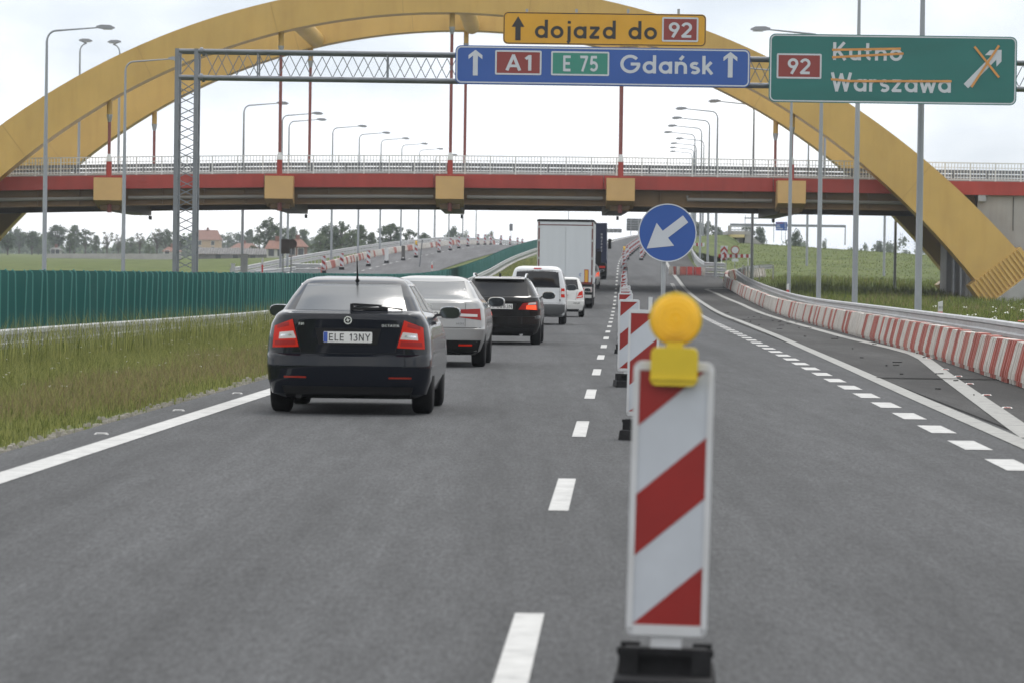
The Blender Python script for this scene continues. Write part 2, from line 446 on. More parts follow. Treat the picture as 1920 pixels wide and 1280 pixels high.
# ground sheet
def road_mat(name, base, patch, pscale, gloss=.85, specks=.9):
    m = bpy.data.materials.new(name); m.use_nodes = True; MATS[name] = m
    n, l = m.node_tree.nodes, m.node_tree.links
    b = n["Principled BSDF"]; b.inputs['Roughness'].default_value = gloss; b.inputs['Specular IOR Level'].default_value = .30
    geo = n.new("ShaderNodeNewGeometry")
    mp = n.new("ShaderNodeMapping"); mp.inputs['Scale'].default_value = (1.0, .16, 1.0); mp.inputs['Rotation'].default_value = (0, 0, .027)
    l.new(geo.outputs['Position'], mp.inputs[0])
    n1 = n.new("ShaderNodeTexNoise"); n1.inputs['Scale'].default_value = pscale; n1.inputs['Detail'].default_value = 7; n1.inputs['Roughness'].default_value = .6
    l.new(mp.outputs[0], n1.inputs[0])
    r1 = n.new("ShaderNodeValToRGB"); r1.color_ramp.elements[0].position = .38; r1.color_ramp.elements[1].position = .66
    r1.color_ramp.elements[0].color = (*patch, 1); r1.color_ramp.elements[1].color = (*base, 1)
    l.new(n1.outputs[0], r1.inputs[0])
    n2 = n.new("ShaderNodeTexNoise"); n2.inputs['Scale'].default_value = 38; n2.inputs['Detail'].default_value = 6; n2.inputs['Roughness'].default_value = .7
    mp2 = n.new("ShaderNodeMapping"); mp2.inputs['Scale'].default_value = (1, .12, 1); l.new(geo.outputs['Position'], mp2.inputs[0])
    l.new(mp2.outputs[0], n2.inputs[0])
    r2 = n.new("ShaderNodeValToRGB"); r2.color_ramp.elements[0].position = .33; r2.color_ramp.elements[1].position = .70
    a = 1 - specks * .55
    r2.color_ramp.elements[0].color = (a, a, a, 1); c = 1 + specks * .4; r2.color_ramp.elements[1].color = (c, c, c, 1)
    l.new(n2.outputs[0], r2.inputs[0])
    def times(a_, c_2):
        mx = n.new("ShaderNodeMix"); mx.data_type = 'RGBA'; mx.blend_type = 'MULTIPLY'; mx.inputs[0].default_value = 1
        l.new(a_, mx.inputs[6]); l.new(c_2, mx.inputs[7])
        return mx.outputs[2]
    def layer(scale, stretch, lo_, hi_, p0=.35, p1=.68, det=5):
        m3 = n.new("ShaderNodeMapping"); m3.inputs['Scale'].default_value = stretch; m3.inputs['Rotation'].default_value = (0, 0, .0273)
        l.new(geo.outputs['Position'], m3.inputs[0])
        n3 = n.new("ShaderNodeTexNoise"); n3.inputs['Scale'].default_value = scale; n3.inputs['Detail'].default_value = det; n3.inputs['Roughness'].default_value = .62
        l.new(m3.outputs[0], n3.inputs[0])
        r3 = n.new("ShaderNodeValToRGB"); r3.color_ramp.elements[0].position = p0; r3.color_ramp.elements[1].position = p1
        r3.color_ramp.elements[0].color = (lo_, lo_, lo_, 1); r3.color_ramp.elements[1].color = (hi_, hi_, hi_, 1)
        l.new(n3.outputs[0], r3.inputs[0])
        return r3.outputs[0]
    cc = times(r1.outputs[0], r2.outputs[0])
    cc = times(cc, layer(1.15, (1, .012, 1), .74, 1.14, det=3))          # worn wheel tracks running with the traffic
    cc = times(cc, layer(7.0, (1, .07, 1), .82, 1.16, det=8))            # mottling of the binder
    cc = times(cc, layer(150.0, (1, .12, 1), .5, 1.55, .3, .72, det=2))  # aggregate
    l.new(cc, b.inputs['Base Color'])
    bp = n.new("ShaderNodeBump"); bp.inputs['Strength'].default_value = .35; bp.inputs['Distance'].default_value = .01
    l.new(n2.outputs[0], bp.inputs['Height']); l.new(bp.outputs[0], b.inputs['Normal'])
    return m
M_ASPH = road_mat("asphalt", (.077, .079, .083), (.062, .064, .067), .55)
M_RAMP = road_mat("ramp asphalt", (.062, .061, .060), (.024, .0235, .023), .36, specks=.9)
M_OPP = road_mat("opposite asphalt", (.13, .13, .135), (.10, .10, .105), .4)
M_GRND = mat("meadow soil", (.062, .095, .026), .9, var=.35, vscale=.5, col2=(.105, .128, .040), vdetail=9, dirt=.4, dirtcol=(.16, .15, .07), spec=.1)
M_WHITE = mat("road paint", (.47, .47, .46), .7, var=.12, vscale=9, dirt=.7, dirtcol=(.24, .24, .24))
M_WHITE2 = mat("worn road paint", (.30, .30, .285), .75, var=.18, vscale=8, dirt=.9, dirtcol=(.17, .17, .165))

ds = list(np.concatenate([-np.geomspace(1500, 44, 14), np.arange(-40, 120, 4.), np.arange(120, 640, 5.), np.geomspace(640, 7000, 30)]))
mb = MB()
NR = len(rail_offs(0))
for d in ds:
    for o_, z_ in zip(rail_offs(d), rail_z(d)):
        mb.v.append((float(Xd(d)) + o_, d, z_))
for i in range(len(ds) - 1):
    for k in range(NR - 1):
        mb.f.append((i * NR + k, i * NR + k + 1, (i + 1) * NR + k + 1, (i + 1) * NR + k)); mb.m.append(0)
tag(mb.build("ground", M_GRND, smooth=True, sharp=60), kind="structure")

def sheet(name, f0, f1, zf, d0, d1, step, dz, m, parent=None, lat=1):
    b = MB(); n = max(2, int((d1 - d0) / step) + 1)
    for d in np.linspace(d0, d1, n):
        for k in range(lat + 1):
            o_ = f0(d) + (f1(d) - f0(d)) * k / lat
            b.v.append((float(Xd(d)) + o_, d, float(zf(d)) + dz))
    q = lat + 1
    for i in range(n - 1):
        for k in range(lat):
            b.f.append((i * q + k, i * q + k + 1, (i + 1) * q + k + 1, (i + 1) * q + k)); b.m.append(0)
    o = b.build(name, m, parent, smooth=True)
    return o
c_ = lambda v: (lambda d: v)
road = tag(sheet("road", c_(-4.65), c_(4.35), zr, -400, 900, 4, 0, M_ASPH, lat=3), kind="structure")
def ramp_r(d):
    if d < 262: return float(boff(d)) + .75
    return float(np.interp(d, [262, 292, 330, 700], [7.5, 7.2, 6.3, 6.2]))
ramp = tag(sheet("exit_lane_road", c_(4.352), ramp_r, zr, -400, 900, 4, -.003, M_RAMP), kind="structure")
opp = tag(sheet("opposite_road", c_(-27), c_(-15), zopp, -400, 1000, 6, 0, M_OPP), kind="structure")

# painted markings: children of their road
def mark(parent, name, o0, o1, d0, d1, m=None, dz=.005, zf=zr, step=4):
    f0 = o0 if callable(o0) else c_(o0); f1 = o1 if callable(o1) else c_(o1)
    return sheet(name, f0, f1, zf, d0, d1, step, dz, m or M_WHITE, parent)
mark(road, "edge_line", -4.17, -3.92, -400, 820)
for n in range(-4, 46):
    d0 = 25.7 + 12 * n - .02
    mark(road, "lane_dash", -.065, .065, d0, d0 + 4.1)
for n in range(62):
    d0 = 20.3 + 3.92 * n
    mark(road, "exit_lane_dash", 3.48, 3.73, d0, d0 + 2.05)
sol = tab(0, 4.05, 35, 4.02, 52, 4.1, 74, 4.25, 110, 4.45, 150, 4.55, 200, 4.4, 250, 4.1, 300, 4.0, 800, 4.0)
mark(ramp, "solid_line", lambda d: float(sol(d)), lambda d: float(sol(d)) + .23, 0, 800, M_WHITE2, dz=.007)
rl = tab(0, 2.6, 36.5, 4.29, 41, 4.49, 63, 5.53, 79, 6.33, 84, 6.48, 90, 6.5, 107, 6.35, 160, 6.5, 203, 6.4, 235, 5.85, 247, 5.45)
mark(ramp, "ramp_edge_line", lambda d: float(rl(d)) - .13, lambda d: float(rl(d)) + .13, 39, 246, M_WHITE2, dz=.005, step=3)
# the line curls round the nose of the closed ramp
b = MB(); nose = []
for k in range(13):
    a = R(180 - 15 * k)
    nose.append((6.35 + .95 * math.cos(a), 246 + 3.2 * math.sin(a)))
for k, (o_, d_) in enumerate(nose):
    a = R(180 - 15 * k)
    b.v += [tuple(P(d_, o_, .006)), tuple(P(d_ - 1.2 * math.sin(a), o_ - .28 * math.cos(a), .006))]
for k in range(12): b.f.append((2 * k, 2 * k + 1, 2 * k + 3, 2 * k + 2)); b.m.append(0)
b.build("nose_line", M_WHITE2, ramp)
mark(opp, "edge_line", -26.2, -25.95, 150, 900, zf=zopp)
for n in range(60):
    mark(opp, "lane_dash", -21.1, -20.95, 240 + 9 * n, 243.5 + 9 * n, zf=zopp)
# asphalt seam / joints on the slip lane
M_JOINT = mat("bitumen joint", (.02, .02, .02), .95, var=.3, vscale=3, spec=.05)
mark(ramp, "bitumen_joint", 4.352, 4.40, 0, 300, M_JOINT, dz=.003)
mark(ramp, "cross_joint", 4.36, 7.0, 62.4, 62.75, M_JOINT, dz=.009)
mark(ramp, "cross_joint", 4.36, 7.3, 151.0, 151.5, M_JOINT, dz=.009)
b = MB(); r0_ = np.random.default_rng(77)
for k in range(40):
    d_ = 45 + 130 * r0_.random(); o_ = r0_.uniform(4.8, 6.8 if d_ > 75 else 5.6); q_ = P(d_, o_, .012); a_ = r0_.uniform(0, 3.14); l_ = r0_.uniform(.02, .10)
    e_ = Vector((math.cos(a_), math.sin(a_), 0)) * l_
    b.beam(q_ - e_, q_ + e_, r0_.uniform(.012, .05), .014)
tag(b.build("debris", M_JOINT), "dark scraps of rubber and twigs on the closed exit lane", "debris", kind="stuff")

# raised reflective studs beside the edge lines
M_STUD = mat("stud white plastic", (.42, .42, .41), .4)
M_STUDR = mat("stud red reflector", (.55, .06, .03), .25)
def stud_mesh(red):
    b = MB().mi(0)
    b.hexa([(-.065, -.05, 0), (.065, -.05, 0), (.065, .05, 0), (-.065, .05, 0), (-.05, -.02, .016), (.05, -.02, .016), (.05, .02, .016), (-.05, .02, .016)])
    b.mi(1).box(-.04, .04, -.046, -.03, .003, .012)
    return b
for k, (x, y) in enumerate([(190, 814), (335, 770), (445, 738)]):
    d = 11235 / (y - 505.6 - .014 * x)
    o = stud_mesh(0).build("road_stud", [M_STUD, M_STUD], loc=(W(x, y, d).x, d, .002))
    tag(o, f"{ORD[k]} small white road stud beside the grass edge line", "road stud", "studs by the grass verge")
for k, (x, y) in enumerate([(1742, 672), (1772, 693), (1797, 706), (1818, 720), (1850, 741), (1888, 765)]):
    d = 11235 / (y - 505.6 - .014 * x)
    o = stud_mesh(1).build("road_stud", [M_STUD, M_STUDR], loc=(W(x, y, d).x, d, .004))
    tag(o, f"{ORD[5 - k]} red-faced road stud beside the slip lane line, counted from the camera", "road stud", "studs by the slip lane")
# ------------------------------------------------------------------ arch bridge
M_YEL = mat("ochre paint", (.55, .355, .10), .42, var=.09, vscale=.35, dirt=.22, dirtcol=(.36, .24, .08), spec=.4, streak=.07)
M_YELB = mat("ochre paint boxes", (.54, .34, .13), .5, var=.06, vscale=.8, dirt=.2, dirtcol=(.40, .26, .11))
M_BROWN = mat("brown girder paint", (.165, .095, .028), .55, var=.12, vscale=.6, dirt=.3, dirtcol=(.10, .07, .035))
M_RED = mat("red fascia paint", (.34, .034, .022), .5, var=.12, vscale=.5, dirt=.3, dirtcol=(.27, .04, .025), streak=.12)
M_HANG = mat("oxblood hanger paint", (.22, .055, .045), .45)
M_GALV = mat("galvanised steel", (.36, .375, .39), .45, metal=.55, var=.12, vscale=2.5, dirt=.2, dirtcol=(.2, .2, .21))
M_GALVD = mat("dark and shade-toned galvanised steel", (.15, .16, .17), .5, metal=.4, var=.12, vscale=2)
M_RAILW = mat("white railing paint", (.66, .66, .65), .5, var=.05)
M_CONC = mat("concrete", (.34, .335, .325), .85, var=.09, vscale=.8, dirt=.28, dirtcol=(.22, .215, .2), bump=.15, bscale=8, streak=.12)
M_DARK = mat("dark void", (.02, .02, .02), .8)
M_PIPE = mat("grey drain pipe", (.22, .21, .19), .5)

br = thing("arch_bridge", "ochre twin-arch road bridge with red deck edge crossing the motorway", "bridge", (0, 236, 0))
BR0 = Vector((0, 236, 0))
def bpart(mbuf, name, m, parent=br, smooth=False):
    mbuf.v = [(p[0], p[1] - 236, p[2]) for p in mbuf.v]
    return mbuf.build(name, m, parent, smooth=smooth)
zdk = lambda X: float(np.interp(X, [-80, -50, -38, -30, -22, -14.3, -8, -3.7, 6.2, 16.2, 26.5, 90], [5.2, 6.25, 6.66, 6.93, 7.16, 7.34, 7.43, 7.47, 7.50, 7.49, 7.47, 7.4]))
def alo(X):
    u = X + 4.5
    return 16.8107 + .0179609 * u - .0123482 * u * u - 3.5646e-6 * u ** 4
def ahi(X):
    u = X + 4.0
    return 18.5331 + .0043407 * u - .0110656 * u * u - 2.3442e-6 * u ** 4
def flo(X):
    u = X + 3.25
    return 17.1989 - .01228798 * u * u - 3.6475e-6 * u ** 4
def fhi(X):
    return flo(X) + (ahi(X - .6) - alo(X - .6))
def rib(y0, y1, lo, hi, sh=0.0):
    b = MB(); N = 72
    xl = np.linspace(-35.6 + sh, 27.25 + sh, N); xu = np.linspace(-38.1 + sh, 29.7 + sh, N)
    for i in range(N):
        a, c = (xl[i], lo(xl[i])), (xu[i], hi(xu[i]))
        b.v += [(a[0], y0, a[1]), (c[0], y0, c[1]), (c[0], y1, c[1]), (a[0], y1, a[1])]
    for i in range(N - 1):
        p, q = 4 * i, 4 * i + 4
        for k in range(4):
            k2 = (k + 1) % 4
            b.f.append((p + k, p + k2, q + k2, q + k)); b.m.append(0)
    b.f.append((0, 1, 2, 3)); b.m.append(0); e = 4 * (N - 1); b.f.append((e + 3, e + 2, e + 1, e)); b.m.append(0)
    return b
YN0, YN1, YF0, YF1 = 234.4, 236.4, 257.6, 259.6
arch_n = bpart(rib(YN0, YN1, alo, ahi), "arch", M_YEL, smooth=True)
arch_f = bpart(rib(YF0, YF1, flo, fhi, .6), "arch", M_YEL, smooth=True)
# finned springing blocks and their concrete seats
for arch, yy0, yy1, sh in ((arch_n, YN0, YN1, 0.), (arch_f, YF0, YF1, .6)):
    for sgn in (1, -1):
        def mir(x): return x + sh if sgn > 0 else -8.4 - x + sh
        A = Vector((26.60, 0, 1.34)); B = Vector((29.55, 0, 3.62)); n = Vector((.93, 0, -1.2)); 
        g = lambda p, y: (mir(p.x), y, p.z)
        blk = MB(); c = [A, B, B + n, A + n]
        blk.add([g(p, yy0 - .04) for p in c] + [g(p, yy1 + .03) for p in c], [(0, 1, 2, 3), (7, 6, 5, 4), (0, 4, 5, 1), (1, 5, 6, 2), (2, 6, 7, 3), (3, 7, 4, 0)])
        bpart(blk, "springing_block", M_YEL, arch)
        nf = 14
        for k in range(nf):
            t0 = (k + .05) / nf; t1 = t0 + .034
            p0, p1 = A.lerp(B, t0), A.lerp(B, t1)
            if k == nf - 1: t1 = .999; p1 = B
            f = MB(); c = [p0, p1, p1 + n, p0 + n]
            f.add([g(p, yy0 - .14) for p in c[:2]] + [g(p, yy0 - .17) for p in c[2:]] + [g(p, yy0 - .02) for p in c], [(0, 1, 2, 3), (7, 6, 5, 4), (0, 4, 5, 1), (1, 5, 6, 2), (2, 6, 7, 3), (3, 7, 4, 0)])
            bpart(f, "fin", M_YEL, arch)
        sl = MB(); c = [A + n * .97 - (B - A) * .02, B + n * .97 + (B - A) * .03, B + n * 1.03 + (B - A) * .03, A + n * 1.03 - (B - A) * .02]
        sl.add([g(p, yy0 - .22) for p in c] + [g(p, yy1) for p in c], [(0, 1, 2, 3), (7, 6, 5, 4), (0, 4, 5, 1), (1, 5, 6, 2), (2, 6, 7, 3), (3, 7, 4, 0)])
        bpart(sl, "base_plate", M_YEL, arch)
        pl = MB(); c = [A + n * 1.03, B + n * 1.03 + (B - A) * .1, B + n * 1.55 + (B - A) * .3, A + n * 1.45 + Vector((.45, 0, 0))]
        pl.add([g(p, yy0 - .55) for p in c] + [g(p, yy1 + .2) for p in c], [(0, 1, 2, 3), (7, 6, 5, 4), (0, 4, 5, 1), (1, 5, 6, 2), (2, 6, 7, 3), (3, 7, 4, 0)])
        bpart(pl, "concrete_seat", M_CONC, br)
# welded plate seams across the ribs
M_SEAM = mat("ochre paint seam", (.41, .26, .07), .5)
for lo_f, hi_f, y_, par, s_x in ((alo, ahi, YN0 - .006, arch_n, 0.), (flo, fhi, YF0 - .006, arch_f, .6)):
    for X in (-28.5, -21.2, -13.9, -6.6, .7, 8.0, 15.3, 22.6):
        z0, z1 = lo_f(X), hi_f(X); t_x = -(lo_f(X + .5) - lo_f(X - .5)) * (z1 - z0)
        n_ = math.hypot(1, lo_f(X + .5) - lo_f(X - .5)); t_x = (z1 - z0) * -(lo_f(X + .5) - lo_f(X - .5)) / (n_ * n_)
        X1 = X + t_x
        bpart(MB().beam((X, y_, lo_f(X) + .01), (X1, y_, hi_f(X1) - .01), .035, .008, (0, 1, 0)), "weld_seam", M_SEAM, par)
# tubes between the arches
for X in (-13.0, -3.05, 7.0):
    z0 = (alo(X) + ahi(X)) / 2 - .25
    bpart(MB().tube([(X, YN1 - .02, z0), (X + .2, YF0 + .02, z0 + .05)], .52, 16), "strut", M_YEL, smooth=True)
# hangers
HX = [-23.72 + 9.98 * k for k in range(5)]
def hanger(X, y, lo):
    zt = lo(X); zb = zdk(X)
    h = bpart(MB().tube([(X, y, zb + 1.2), (X, y, zt - 1.2)], .095, 10), "hanger", M_HANG, smooth=True)
    b = MB()
    b.tube([(X, y, zt + .6), (X, y, zt - .78)], .165, 12)
    bpart(b, "socket", M_YEL, h, True)
    b = MB().tube([(X, y, zt - .78), (X, y, zt - .82), (X, y, zt - .98), (X, y, zt - 1.22)], [.18, .18, .15, .1], 12)
    bpart(b, "socket_cap", M_GALV, h, True)
    b = MB().tube([(X, y, zb - .1), (X, y, zb + .78)], .165, 12)
    bpart(b, "hanger_base", M_RED, h, True)
    b = MB().tube([(X, y, zb + .78), (X, y, zb + .9), (X, y, zb + 1.22)], [.175, .17, .1], 12)
    bpart(b, "hanger_cone", M_RAILW, h, True)
for X in HX: hanger(X, 235.4, alo)
for X in HX: hanger(X + .55, 258.6, flo)
# deck
XS = list(np.arange(-62, 63, 2.0))
def deckstrip(y0, y1, t0, t1, x0=-62, x1=62):
    b = MB(); xs = [x for x in XS if x0 < x < x1]; xs = [x0] + xs + [x1]
    for X in xs:
        z = zdk(X)
        b.v += [(X, y0, z + t1), (X, y1, z + t1), (X, y1, z + t0), (X, y0, z + t0)]
    for i in range(len(xs) - 1):
        p, q = 4 * i, 4 * i + 4
        for k in range(4):
            b.f.append((p + k, p + (k + 1) % 4, q + (k + 1) % 4, q + k)); b.m.append(0)
    b.f += [(0, 1, 2, 3), tuple(4 * (len(xs) - 1) + k for k in (3, 2, 1, 0))]; b.m += [0, 0]
    return b
bpart(deckstrip(236.75, 257.3, -.42, -.06), "deck_slab", M_CONC)
for k in range(-6, 7):      # red edge panels with open joints
    bpart(deckstrip(236.55, 236.74, -.80, 0., k * 9.98 - 4.7, k * 9.98 + 5.24), "edge_panel", M_RED)
    bpart(deckstrip(257.31, 257.5, -.80, 0., k * 9.98 - 4.7, k * 9.98 + 5.24), "edge_panel", M_RED)
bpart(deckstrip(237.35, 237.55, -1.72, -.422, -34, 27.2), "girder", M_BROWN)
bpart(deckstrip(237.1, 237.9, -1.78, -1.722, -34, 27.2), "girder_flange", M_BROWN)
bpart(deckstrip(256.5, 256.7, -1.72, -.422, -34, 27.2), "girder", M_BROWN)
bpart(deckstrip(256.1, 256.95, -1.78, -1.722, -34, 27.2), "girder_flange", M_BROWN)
for k in range(-14, 12):
    X = k * 2.45 + 1.3
    z = zdk(X)
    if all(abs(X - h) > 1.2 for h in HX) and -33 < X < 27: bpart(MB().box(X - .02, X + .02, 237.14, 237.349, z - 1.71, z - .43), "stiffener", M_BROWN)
for X in HX:
    z = zdk(X)
    b = MB()       # projecting ochre end of the cross beam, tapering back under the deck
    b.hexa([(X - .82, 234.75, z - 1.50), (X + .82, 234.75, z - 1.50), (X + .80, 237.34, z - 1.95), (X - .80, 237.34, z - 1.95),
            (X - .82, 234.75, z - .18), (X + .82, 234.75, z - .18), (X + .81, 236.54, z - .18), (X - .81, 236.54, z - .18)])
    bx = bpart(b, "beam_end", M_YELB)
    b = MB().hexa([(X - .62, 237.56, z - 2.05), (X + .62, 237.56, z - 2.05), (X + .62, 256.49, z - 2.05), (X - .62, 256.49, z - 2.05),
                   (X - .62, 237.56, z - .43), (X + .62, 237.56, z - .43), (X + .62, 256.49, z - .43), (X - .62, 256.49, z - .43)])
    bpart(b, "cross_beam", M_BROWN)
    b = MB().hexa([(X - .55, 236.2, z - 2.06), (X + .55, 236.2, z - 2.06), (X + .5, 237.3, z - 2.12), (X - .5, 237.3, z - 2.12),
                   (X - .62, 236.2, z - 1.70), (X + .62, 236.2, z - 1.70), (X + .6, 237.3, z - 1.86), (X - .6, 237.3, z - 1.86)])
    bpart(b, "anchor_housing", M_BROWN, bx)
    bpart(MB().tube([(X, 236.0, z - 1.6), (X, 236.0, z - 2.2)], .13, 10), "anchor", M_HANG, bx, True)
    bpart(MB().box(X + .36, X + .50, 257.4, 258.2, z - 2.3, z - 2.06), "anchor", M_DARK, bx)
# drain pipe along the girder, in lengths between the cross beams
for k in range(len(HX) - 1):
    x0, x1 = HX[k] + 1.0, HX[k + 1] - 1.0
    if k == 3: x0 += 3.0
    xs = np.linspace(x0, x1, 6)
    pts = [(x, 237.0, zdk(x) - 1.33) for x in xs]
    if k == 3: pts = [(x0, 237.0, zdk(x0) - 1.1)] + pts
    bpart(MB().tube(pts, .105, 8), "drain_pipe", M_PIPE, smooth=True)
bpart(MB().tube([(x, 237.0, zdk(x) - 1.33) for x in np.linspace(-33, HX[0] - 1, 5)], .105, 8), "drain_pipe", M_PIPE, smooth=True)
bpart(MB().tube([(x, 237.0, zdk(x) - 1.33) for x in np.linspace(HX[4] + 1, 27, 5)], .105, 8), "drain_pipe", M_PIPE, smooth=True)
# railings
def railing(y, individually):
    b = MB()
    rails_ = MB()
    for t in (.09, .79, 1.07):
        w_ = .06 if t > 1 else .04
        for i in range(len(XS) - 1):
            x0, x1 = XS[i], XS[i + 1]
            rails_.beam((x0, y, zdk(x0) + t), (x1, y, zdk(x1) + t), .05, w_)
    rr = bpart(rails_, "handrail", M_RAILW)
    X = -46.
    while X < 60:
        z = zdk(X)
        if individually:
            bpart(MB().box(X - .04, X + .04, y - .045, y + .045, z - .02, z + 1.1), "railing_post", M_RAILW)
        else:
            b.box(X - .04, X + .04, y - .045, y + .045, z - .02, z + 1.1)
        for k in range(1, 8):
            x = X + 1.486 * k / 8; z = zdk(x)
            b.box(x - .02, x + .02, y - .02, y + .02, z + .08, z + 1.06)
        X += 1.486
    tag(bpart(b, "railing_bars", M_RAILW), kind="stuff")
railing(236.64, True)
railing(257.4, False)
# steel safety barriers on the deck
for y in (238.3, 255.9):
    b = MB(); c = MB()
    for i in range(len(XS) - 1):
        x0, x1 = XS[i], XS[i + 1]
        z0, z1 = zdk(x0), zdk(x1)
        b.beam((x0, y, z0 + .60), (x1, y, z1 + .60), .10, .20)
        b.beam((x0, y, z0 + .36), (x1, y, z1 + .36), .06, .16)
        c.box(x0 - .05, x0 + .05, y + .06, y + .16, z0 - .1, z0 + .66)
    bpart(b, "deck_barrier", M_GALVD); bpart(c, "deck_barrier_posts", M_GALVD)  # steel toned dark to carry the shade behind the railing
    bpart(deckstrip(y - .25, y + .3, -.058, .2), "deck_kerb", M_CONC)
# abutments
ab = MB().box(27.3, 75, 236.9, 257.1, -1.5, 6.66)
bpart(ab, "abutment", M_CONC)
bpart(MB().box(27.30, 27.75, 236.6, 236.895, 6.3, 7.42), "expansion_joint", M_GALV)
for yy, nm in ((238.6, .25), (242.2, .2), (246.0, .22), (250.5, .2)):
    bpart(MB().box(27.0, 27.298, yy, yy + nm * 5, -1.5, 5.4), "abutment_pier", M_CONC)
bpart(MB().tube([(27.15, 237.7, 6.0), (27.15, 237.7, -1)], .09, 8), "downpipe", M_PIPE, smooth=True)
bpart(MB().tube([(26.9, 241.2, 5.6), (26.9, 241.2, -1)], .09, 8), "downpipe", M_GALV, smooth=True)
bpart(MB().tube([(26.9, 245.2, 5.6), (26.9, 245.2, -1)], .09, 8), "downpipe", M_GALV, smooth=True)
bpart(MB().tube([(29.4, 236.85, 6.6), (29.4, 236.85, 4.6)], .02, 6), "wall_joint", M_DARK)
bpart(MB().box(-75, -36.2, 236.9, 257.1, -1.5, 5.3), "abutment", M_CONC)

# ------------------------------------------------------------------ sign gantry and its signs
GD = 110.0
M_LATT = mat("gantry steel", (.20, .215, .235), .45, metal=.45, var=.1, vscale=2)
tw = W(349, 503, GD)
XT0, XT1 = W(332, 300, GD).x, W(368, 300, GD).x
ZT, ZB = W(350, 97, GD).z, W(350, 146, GD).z
g0 = gz(XT0, GD)
XR = 17.5
gantry = thing("sign_gantry", "grey lattice steel gantry spanning the carriageway and carrying the signs", "gantry", ((XT0 + XT1) / 2, GD, g0))
GO = Vector(((XT0 + XT1) / 2, GD, g0))
def gpart(b, name, m, parent=gantry, smooth=False):
    b.v = [tuple(Vector(p) - GO) for p in b.v]
    return b.build(name, m, parent, smooth=smooth)
GY0, GY1 = GD - .4, GD + .4
for xx0, xx1 in ((XT0, XT1), (XR, XR + (XT1 - XT0))):
    gb = gz(xx0, GD)
    for x in (xx0, xx1):
        for y in (GY0, GY1):
            gpart(MB().box(x - .055, x + .055, y - .055, y + .055, gb - .1, ZT + .06), "leg", M_LATT)
    lat = MB()
    zs = np.arange(gb + .1, ZB - .05, .25)
    for k in range(len(zs) - 1):
        for y in (GY0, GY1):
            s_ = 1 if (k % 2 == 0) == (y == GY0) else -1
            a, c = (xx0, xx1) if s_ > 0 else (xx1, xx0)
            lat.beam((a, y, zs[k]), (c, y, zs[k + 1]), .025, .025, (0, 1, 0))
        for x in (xx0, xx1):
            a, c = (GY0, GY1) if k % 2 else (GY1, GY0)
            lat.beam((x, a, zs[k]), (x, c, zs[k + 1]), .025, .025, (1, 0, 0))
    for z_, z2 in ((ZT - .06, ZB + .06), (ZB - .06, ZB - .4)):
        lat.beam((xx0, GY0, z_), (xx1, GY0, z2), .025, .025, (0, 1, 0)); lat.beam((xx1, GY1, z_), (xx0, GY1, z2), .025, .025, (0, 1, 0))
    gpart(lat, "tower_lattice", M_LATT)
    for z_ in (ZT, ZB):
        for y in (GY0, GY1):
            gpart(MB().tube([(xx0, y, z_), (xx1, y, z_)], .055, 8), "cross_tie", M_LATT, smooth=True)
for z_ in (ZT, ZB):
    for y in (GY0, GY1):
        gpart(MB().tube([(XT1, y, z_ - .0), (XR, y, z_ - .0)], .058, 10), "chord", M_LATT, smooth=True)
    for x in (XT1 + .14, XR - .14):
        for y in (GY0, GY1):
            gpart(MB().tube([(x - .04, y, z_), (x + .04, y, z_)], .10, 10), "flange", M_LATT, smooth=True)
dg = MB()
per = (ZT - ZB) * .80
x = XT1 + .25; k = 0
while x < XR - .4:
    for y, ph in ((GY0, 0), (GY1, 1)):
        a, c = (ZT - .07, ZB + .07) if (k + ph) % 2 == 0 else (ZB + .07, ZT - .07)
        dg.beam((x, y, a), (x + per / 2, y, c), .022, .022, (0, 1, 0))
    dg.beam((x, GY0, ZT), (x + per / 2, GY1, ZT), .022, .022); dg.beam((x, GY1, ZB), (x + per / 2, GY0, ZB), .022, .022)
    x += per / 2; k += 1
gpart(dg, "beam_lattice", M_LATT)
for x in (W(727, 120, GD).x, W(485, 120, GD).x):
    fr = MB()
    for y in (GY0, GY1): fr.box(x - .02, x + .02, y - .03, y + .03, ZB, ZT)
    gpart(fr, "splice_frame", M_LATT)

U, V, N = Vector((1, 0, 0)), Vector((0, 0, 1)), Vector((0, -1, 0))
M_SBLUE = mat("blue sign sheeting", (.022, .085, .33), .35, var=.05, vscale=1.2)
M_SGREEN = mat("green sign sheeting", (.012, .14, .125), .35, var=.12, vscale=.7, stretch=(.5, 1, 1.6))
M_SPGRN = mat("green route plaque", (.03, .22, .165), .35)
M_SRED = mat("red route plaque", (.235, .035, .03), .4)
M_SYEL = mat("amber sign sheeting", (.62, .32, .02), .4, var=.06, vscale=1.5)
M_SWHITE = mat("white sign sheeting", (.52, .55, .59), .4, var=.03)
M_SBLACK = mat("black sign print", (.025, .025, .025), .5)
M_SBACK = mat("sign back aluminium", (.32, .33, .34), .5, metal=.5)
M_TAPE = mat("orange striking tape", (.58, .27, .075), .5, var=.1, vscale=4)
px2m = GD / FPX
SY = GD - .62
def ring_poly(b, w, h, r, t, O, lift):
    """flat outline frame of a rounded rectangle"""
    o_ = rrect(w, h, r); i_ = [(t + p[0], t + p[1]) for p in rrect(w - 2 * t, h - 2 * t, max(r - t, .005))]
    n = len(o_)
    vs_ = [O + U * p[0] + V * p[1] + N * lift for p in o_ + i_]
    b.add(vs_, [(k, (k + 1) % n, n + (k + 1) % n, n + k) for k in range(n)])
def sign_root(name, label, x0, y0, x1, y1, D):
    """corners in the photograph's pixels at distance D -> lower left corner and size in metres"""
    a, c = W(x0, y1, D), W(x1, y1, D)
    t_ = W(x0, y0, D)
    O = Vector((a.x, D, (a.z + c.z) / 2 )); w_, h_ = c.x - a.x, t_.z - a.z
    root = thing(name, label, "road sign", O)
    return root, O, w_, h_
